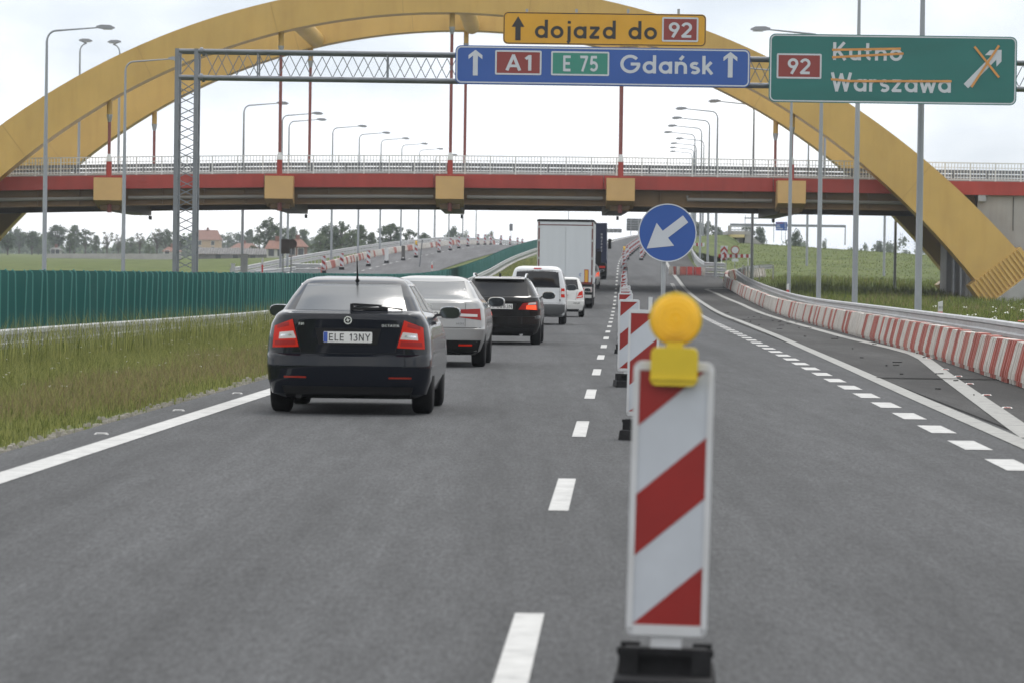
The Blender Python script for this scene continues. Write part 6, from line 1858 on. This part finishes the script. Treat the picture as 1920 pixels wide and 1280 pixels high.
wb(1371, 425, 1410, 426, 425.55, 425.8, "handrail", M_GALV, ov); wb(1371, 431, 1410, 432, 425.55, 425.8, "handrail", M_GALV, ov)
pts_ = [W(x, y, 420) for x, y in ((1410, 443), (1440, 466), (1456, 470.5), (1474, 485), (1470, 490), (1408, 489))]
rpart(MB().prism([(p.x, p.z) for p in pts_][::-1], (0, 421, 0), U, V, N, .6), "wing_wall", M_CONC, ov)
# small embankment flank in front of the overpass
emb = MB(); ring = [W(x, y, d) for x, y, d in ((1296, 446, 415), (1335, 441, 425), (1366, 441, 427), (1380, 450, 424), (1400, 470, 415), (1412, 488, 400), (1380, 488, 360), (1335, 480, 352), (1300, 470, 360))]
cen = W(1345, 462, 395)
emb.v = [tuple(cen)] + [tuple(p) for p in ring]; n = len(ring)
emb.f = [(0, 1 + k, 1 + (k + 1) % n) for k in range(n)]; emb.m = [0] * n
emb.f = [f[::-1] for f in emb.f]
tag(emb.build("embankment_terrain", M_GRND, smooth=True, sharp=80), kind="structure")
pf = thing("portal_frame", "thin grey portal frame standing across the right ridge", "portal frame", (W(1480, 450, 520).x, 520, gz(W(1480, 450, 520).x, 520)))
for (x0, y0, x1, y1, nm) in ((1369, 422.5, 1586, 424, "beam"), (1583.6, 424, 1586, 460, "leg"), (1369, 424, 1371, 450, "leg")):
    wb(x0, y0, x1, y1, 520, 520.25, nm, M_LATT, pf)
pf2 = thing("portal_frame", "smaller portal frame behind the little overpass", "portal frame", (W(1420, 450, 560).x, 560, gz(W(1420, 450, 560).x, 560)))
for (x0, y0, x1, y1, nm) in ((1396, 409, 1455, 410.4, "beam"), (1396, 404, 1397.8, 455, "leg"), (1450, 408, 1451.8, 455, "leg")):
    wb(x0, y0, x1, y1, 560, 560.2, nm, M_LATT, pf2)
ib = thing("information_sign", "small blue sign on two posts on the green ridge", "road sign", (W(1465, 440, 400).x, 400, gz(W(1465, 440, 400).x, 400)))
wb(1454.5, 416.8, 1476, 432.5, 400, 400.05, "panel", M_SBLUE, ib)
for x in (1465, 1472): wb(x, 432, x + 1.2, 452, 400.06, 400.12, "post", M_GALV, ib)
for y0, s in ((418.2, 13), (422, 6), (425.2, 7), (428.6, 12)):
    wb(1456, y0, 1456 + s, y0 + 1.2, 399.99, 399.998, "print_line", M_SRED if s == 13 else M_SWHITE, ib)
    wb(1471, y0, 1474, y0 + 1.2, 399.99, 399.998, "print_line", M_SWHITE, ib)
bb = thing("sign_board", "dark back of a large sign board on the hill crest", "sign board", (W(1190, 440, 540).x, 540, float(zr(540))))
wb(1174.8, 410.5, 1203, 433, 540, 540.2, "board", M_GALVD, bb)
for x in (1182, 1196): wb(x, 411, x + 1.8, 441, 539.8, 539.98, "post", M_GALV, bb)
for k in range(4): wb(1175.5, 414 + 4.6 * k, 1202.4, 414.7 + 4.6 * k, 539.85, 539.97, "stiffener", M_GALV, bb)
lw = thing("noise_wall", "low grey wall on the hill crest beyond the blue lorry", "wall", (W(1150, 440, 560).x, 560, 6.0))
for k in range(4): wb(1134 + 8 * k, 429.5, 1141.8 + 8 * k, 436.5, 560, 560.3, "panel", M_GALVD, lw)
fg = thing("far_gantry", "distant sign gantry just showing below the bridge deck", "gantry", (W(1066, 440, 470).x, 470, gz(W(1066, 440, 470).x, 470)))
wb(850, 372, 1068, 374, 470, 470.3, "beam", M_GALVD, fg); wb(908, 360, 980, 382, 469.6, 469.9, "sign_panel", M_GALVD, fg); wb(832, 360, 894, 386, 469.6, 469.9, "sign_panel", M_GALVD, fg)
wb(1065, 360, 1067.5, 450, 470, 470.3, "leg", M_GALV, fg); wb(1060, 360, 1061.4, 450, 470, 470.3, "leg", M_GALV, fg); wb(816, 360, 818, 460, 470, 470.3, "leg", M_GALV, fg); wb(812, 360, 813.4, 460, 470, 470.3, "leg", M_GALV, fg)
tb = thing("small_sign", "small dark sign above the far opposite delineators", "road sign", (W(958, 440, 620).x, 620, float(zopp(620))))
wb(955, 420, 961.5, 433, 620, 620.1, "panel", M_GALVD, tb); wb(957.6, 433, 958.6, 446, 620, 620.1, "post", M_GALV, tb)
for k, x in enumerate((1690, 1716)):
    ms_ = thing("lattice_mast", ("thin lattice mast beyond the right ridge", "second thin lattice mast next to the big lamp pole")[k], "mast", (W(x, 470, 700).x, 700, W(x, 474, 700).z))
    wb(x - 2.5, 436 + 8 * k, x - 1.6, 474, 700, 700.1, "leg", M_GALV, ms_); wb(x + 1.6, 436 + 8 * k, x + 2.5, 474, 700, 700.1, "leg", M_GALV, ms_)
    for j in range(6): wb(x - 2.5, 440 + 8 * k + 5 * j, x + 2.5, 440.8 + 8 * k + 5 * j, 700, 700.1, "cross_bar", M_GALV, ms_)

# ------------------------------------------------------------------ grass
def blades(name, pos, hgt, wid, m, lean=.35, seed=1):
    r_ = np.random.default_rng(seed); n = len(pos)
    a = r_.uniform(0, 2 * np.pi, n); l_ = r_.normal(0, lean, n) * hgt
    az = r_.uniform(0, 2 * np.pi, n)
    ux, uy = np.cos(a) * wid / 2, np.sin(a) * wid / 2
    lx, ly = np.cos(az) * l_, np.sin(az) * l_
    V_ = np.zeros((n, 5, 3))
    V_[:, 0] = pos + np.stack([-ux, -uy, -.02 * np.ones(n)], 1); V_[:, 1] = pos + np.stack([ux, uy, -.02 * np.ones(n)], 1)
    mid = pos + np.stack([lx * .3, ly * .3, hgt * .58], 1)
    V_[:, 2] = mid + np.stack([ux * .75, uy * .75, 0 * ux], 1); V_[:, 3] = mid - np.stack([ux * .75, uy * .75, 0 * ux], 1)
    V_[:, 4] = pos + np.stack([lx, ly, hgt * .97], 1)
    me = bpy.data.meshes.new(name)
    me.vertices.add(n * 5); me.vertices.foreach_set('co', V_.reshape(-1))
    base = np.arange(n)[:, None] * 5
    loops = np.concatenate([base + np.array([[0, 1, 2, 3]]), base + np.array([[3, 2, 4]])], 1).reshape(-1)
    me.loops.add(n * 7); me.loops.foreach_set('vertex_index', loops.astype(np.int32))
    me.polygons.add(n * 2)
    st = (np.arange(n)[:, None] * 7 + np.array([[0, 4]])).reshape(-1)
    me.polygons.foreach_set('loop_start', st.astype(np.int32))
    me.update(calc_edges=True); me.validate()
    me.materials.append(m)
    o = bpy.data.objects.new(name, me); COL.objects.link(o)
    return o
def scatter(n, d0, d1, f0, f1, seed, p=1.0):
    r_ = np.random.default_rng(seed)
    d = d0 + (d1 - d0) * r_.random(n) ** p
    u = r_.random(n)
    pos = np.zeros((n, 3))
    lo_ = np.array([f0(x) for x in d]); hi_ = np.array([f1(x) for x in d])
    off = lo_ + (hi_ - lo_) * u
    X = Xd(d) + off
    z = gzv(X, d)
    pos[:, 0], pos[:, 1], pos[:, 2] = X, d, z
    return pos, u, r_
def bump2(X, Y, s, seed):
    r_ = np.random.default_rng(seed); t = np.zeros_like(X)
    for k in range(6):
        a = r_.uniform(0, 6.28); f = s * r_.uniform(.5, 2.2)
        t += np.sin((X * math.cos(a) + Y * math.sin(a) * .5) * f + r_.uniform(0, 6.28))
    return t / 6
M_GRASS = mat("green grass blades", (.108, .150, .030), .6, island=.40, col2=(.26, .26, .090), spec=.2, transl=.25)
M_GRASSD = mat("dry grass blades", (.25, .195, .11), .7, island=.35, col2=(.24, .20, .10), spec=.15, transl=.2)
M_GRASSR = mat("meadow grass blades", (.070, .112, .020), .6, island=.45, col2=(.155, .18, .042), spec=.2, transl=.25)
pos, u, r_ = scatter(165000, 24, 100, lambda d: float(foff(d)) + .75, c_(-4.78), 3, 1.25)
n1 = bump2(pos[:, 0], pos[:, 1], .8, 4)
hg = (.075 + .30 * (1 - u) ** .95) * r_.uniform(.5, 1.25, len(u)) * (1 + .3 * n1)
keep = ~((u > .93) & (r_.random(len(u)) < .55))
tag(blades("grass", pos[keep], hg[keep], r_.uniform(.005, .010, len(u))[keep], M_GRASS, .42, 5), "green grass on the median verge beside the lane", "grass", kind="stuff")
pos, u, r_ = scatter(60000, 24, 100, lambda d: float(foff(d)) + 1.4, c_(-4.9), 6, 1.25)
n1 = bump2(pos[:, 0], pos[:, 1], .5, 9)
keep = (np.abs(u - .68 + .2 * n1) < .27 * r_.random(len(u)) ** .5)
hg = (.13 + .26 * (1 - u)) * r_.uniform(.6, 1.25, len(u))
tag(blades("dry_grass", pos[keep], hg[keep], r_.uniform(.005, .011, len(u))[keep], M_GRASSD, .3, 7), "reddish dry seeding grass mixed into the verge", "grass", kind="stuff")
pos, u, r_ = scatter(50000, 100, 420, lambda d: float(foff(d)) + .9, c_(-4.8), 8, 1.5)
tag(blades("grass", pos, r_.uniform(.12, .32, len(u)), r_.uniform(.02, .045, len(u)), M_GRASS, .4, 9), "distant short grass of the median strip", "grass", kind="stuff")
pos, u, r_ = scatter(95000, 50, 285, lambda d: float(boff(d)) + 1.15, lambda d: float(boff(d)) + 1.15 + 4 + d * .09, 10, 1.1)
n1 = bump2(pos[:, 0], pos[:, 1], .35, 12)
hg = r_.uniform(.18, .48, len(u)) * (1 + .4 * n1) * np.clip(u * 9, .5, 1)
tag(blades("grass", pos, hg, r_.uniform(.014, .04, len(u)), M_GRASSR, .4, 11), "tall meadow grass behind the ramp guardrail", "grass", kind="stuff")
pos, u, r_ = scatter(12000, 60, 285, lambda d: float(boff(d)) + 1.3, lambda d: float(boff(d)) + 5 + d * .09, 14, 1.1)
n1 = bump2(pos[:, 0], pos[:, 1], .3, 15)
keep = n1 > .15
tag(blades("dry_grass", pos[keep], r_.uniform(.3, .7, len(u))[keep], r_.uniform(.012, .03, len(u))[keep], M_GRASSD, .35, 16), "straw-coloured stalks in the right meadow", "grass", kind="stuff")
pos, u, r_ = scatter(26000, 285, 470, lambda d: 9.0, lambda d: 75.0, 18, 1.0)
tag(blades("grass", pos, r_.uniform(.05, .14, len(u)), r_.uniform(.03, .06, len(u)), M_GRASSR, .8, 19), "grass on the right ridge beyond the bridge", "grass", kind="stuff")
# tall weeds against the paddles
pos, u, r_ = scatter(6000, 40, 110, lambda d: float(foff(d)) + .5, lambda d: float(foff(d)) + 1.6, 20, 1.2)
tag(blades("weeds", pos, r_.uniform(.5, 1.0, len(u)), r_.uniform(.006, .014, len(u)), M_GRASS, .25, 21), "tall thin weeds in front of the median guardrail", "weeds", kind="stuff")
# flowers
def flowers(name, n, d0, d1, f0, f1, size, m, seed, label, h0, h1):
    pos, u, r_ = scatter(n, d0, d1, f0, f1, seed)
    b = MB()
    for k in range(len(pos)):
        c = Vector(pos[k]) + Vector((0, 0, r_.uniform(h0, h1)))
        for j in range(5):
            q = c + Vector((r_.normal(0, size), r_.normal(0, size), r_.normal(0, size * .35))); s = size * .55
            t = r_.uniform(0, 6.28); e1 = Vector((math.cos(t), math.sin(t), .3)) * s; e2 = Vector((-math.sin(t), math.cos(t), .5)) * s
            b.add([q - e1, q + e2, q + e1, q - e2], [(0, 1, 2, 3)])
    tag(b.build(name, m), label, "flowers", kind="stuff")
M_FW = mat("white petals", (.72, .72, .66), .7); M_FR = mat("poppy petals", (.50, .05, .02), .6)
flowers("white_flowers", 60, 70, 130, lambda d: float(boff(d)) + 1.6, lambda d: float(boff(d)) + 6, .045, M_FW, 30, "white umbel flowers in the grass near the arch foot", .5, .85)
flowers("white_flowers", 110, 26, 90, lambda d: float(foff(d)) + 1.2, c_(-5.2), .010, M_FW, 31, "tiny white flowers in the median verge", .25, .45)
flowers("poppies", 3, 90, 110, lambda d: float(boff(d)) + 2.4, lambda d: float(boff(d)) + 3.6, .05, M_FR, 32, "few red poppies in the grass near the arch foot", .5, .7)
# gravelly edge of the asphalt
b = MB(); r_ = np.random.default_rng(40)
for k in range(900):
    d = 22 + 60 * r_.random() ** 1.4; o = -4.68 - abs(r_.normal(0, .10)); s = r_.uniform(.008, .028)
    p = P(d, o, -.03); 
    b.hexa([p + Vector((sx * s, sy * s * 1.4, sz * s)) * (1 if sz < 0 else .7) + Vector((0, 0, .02)) for sz in (-1, 1) for sx, sy in ((-1, -1), (1, -1), (1, 1), (-1, 1))])
tag(b.build("gravel", mat("pale gravel", (.30, .28, .24), .9, var=.2, vscale=4)), "pale gravel crumbs along the asphalt edge", "gravel", kind="stuff")

# ------------------------------------------------------------------ thin summer haze
hz = MB().box(-2900, 2900, -1600, 7200, -4, 30).build("haze", [])
m = bpy.data.materials.new("haze air"); m.use_nodes = True
m.node_tree.nodes.clear()
ho = m.node_tree.nodes.new("ShaderNodeOutputMaterial"); hv = m.node_tree.nodes.new("ShaderNodeVolumePrincipled")
hv.inputs['Color'].default_value = (.86, .92, 1.0, 1); hv.inputs['Density'].default_value = .00017; hv.inputs['Anisotropy'].default_value = .0
m.node_tree.links.new(hv.outputs[0], ho.inputs['Volume'])
hz.data.materials.append(m)
tag(hz, "thin pale haze over the fields", "haze", kind="stuff")
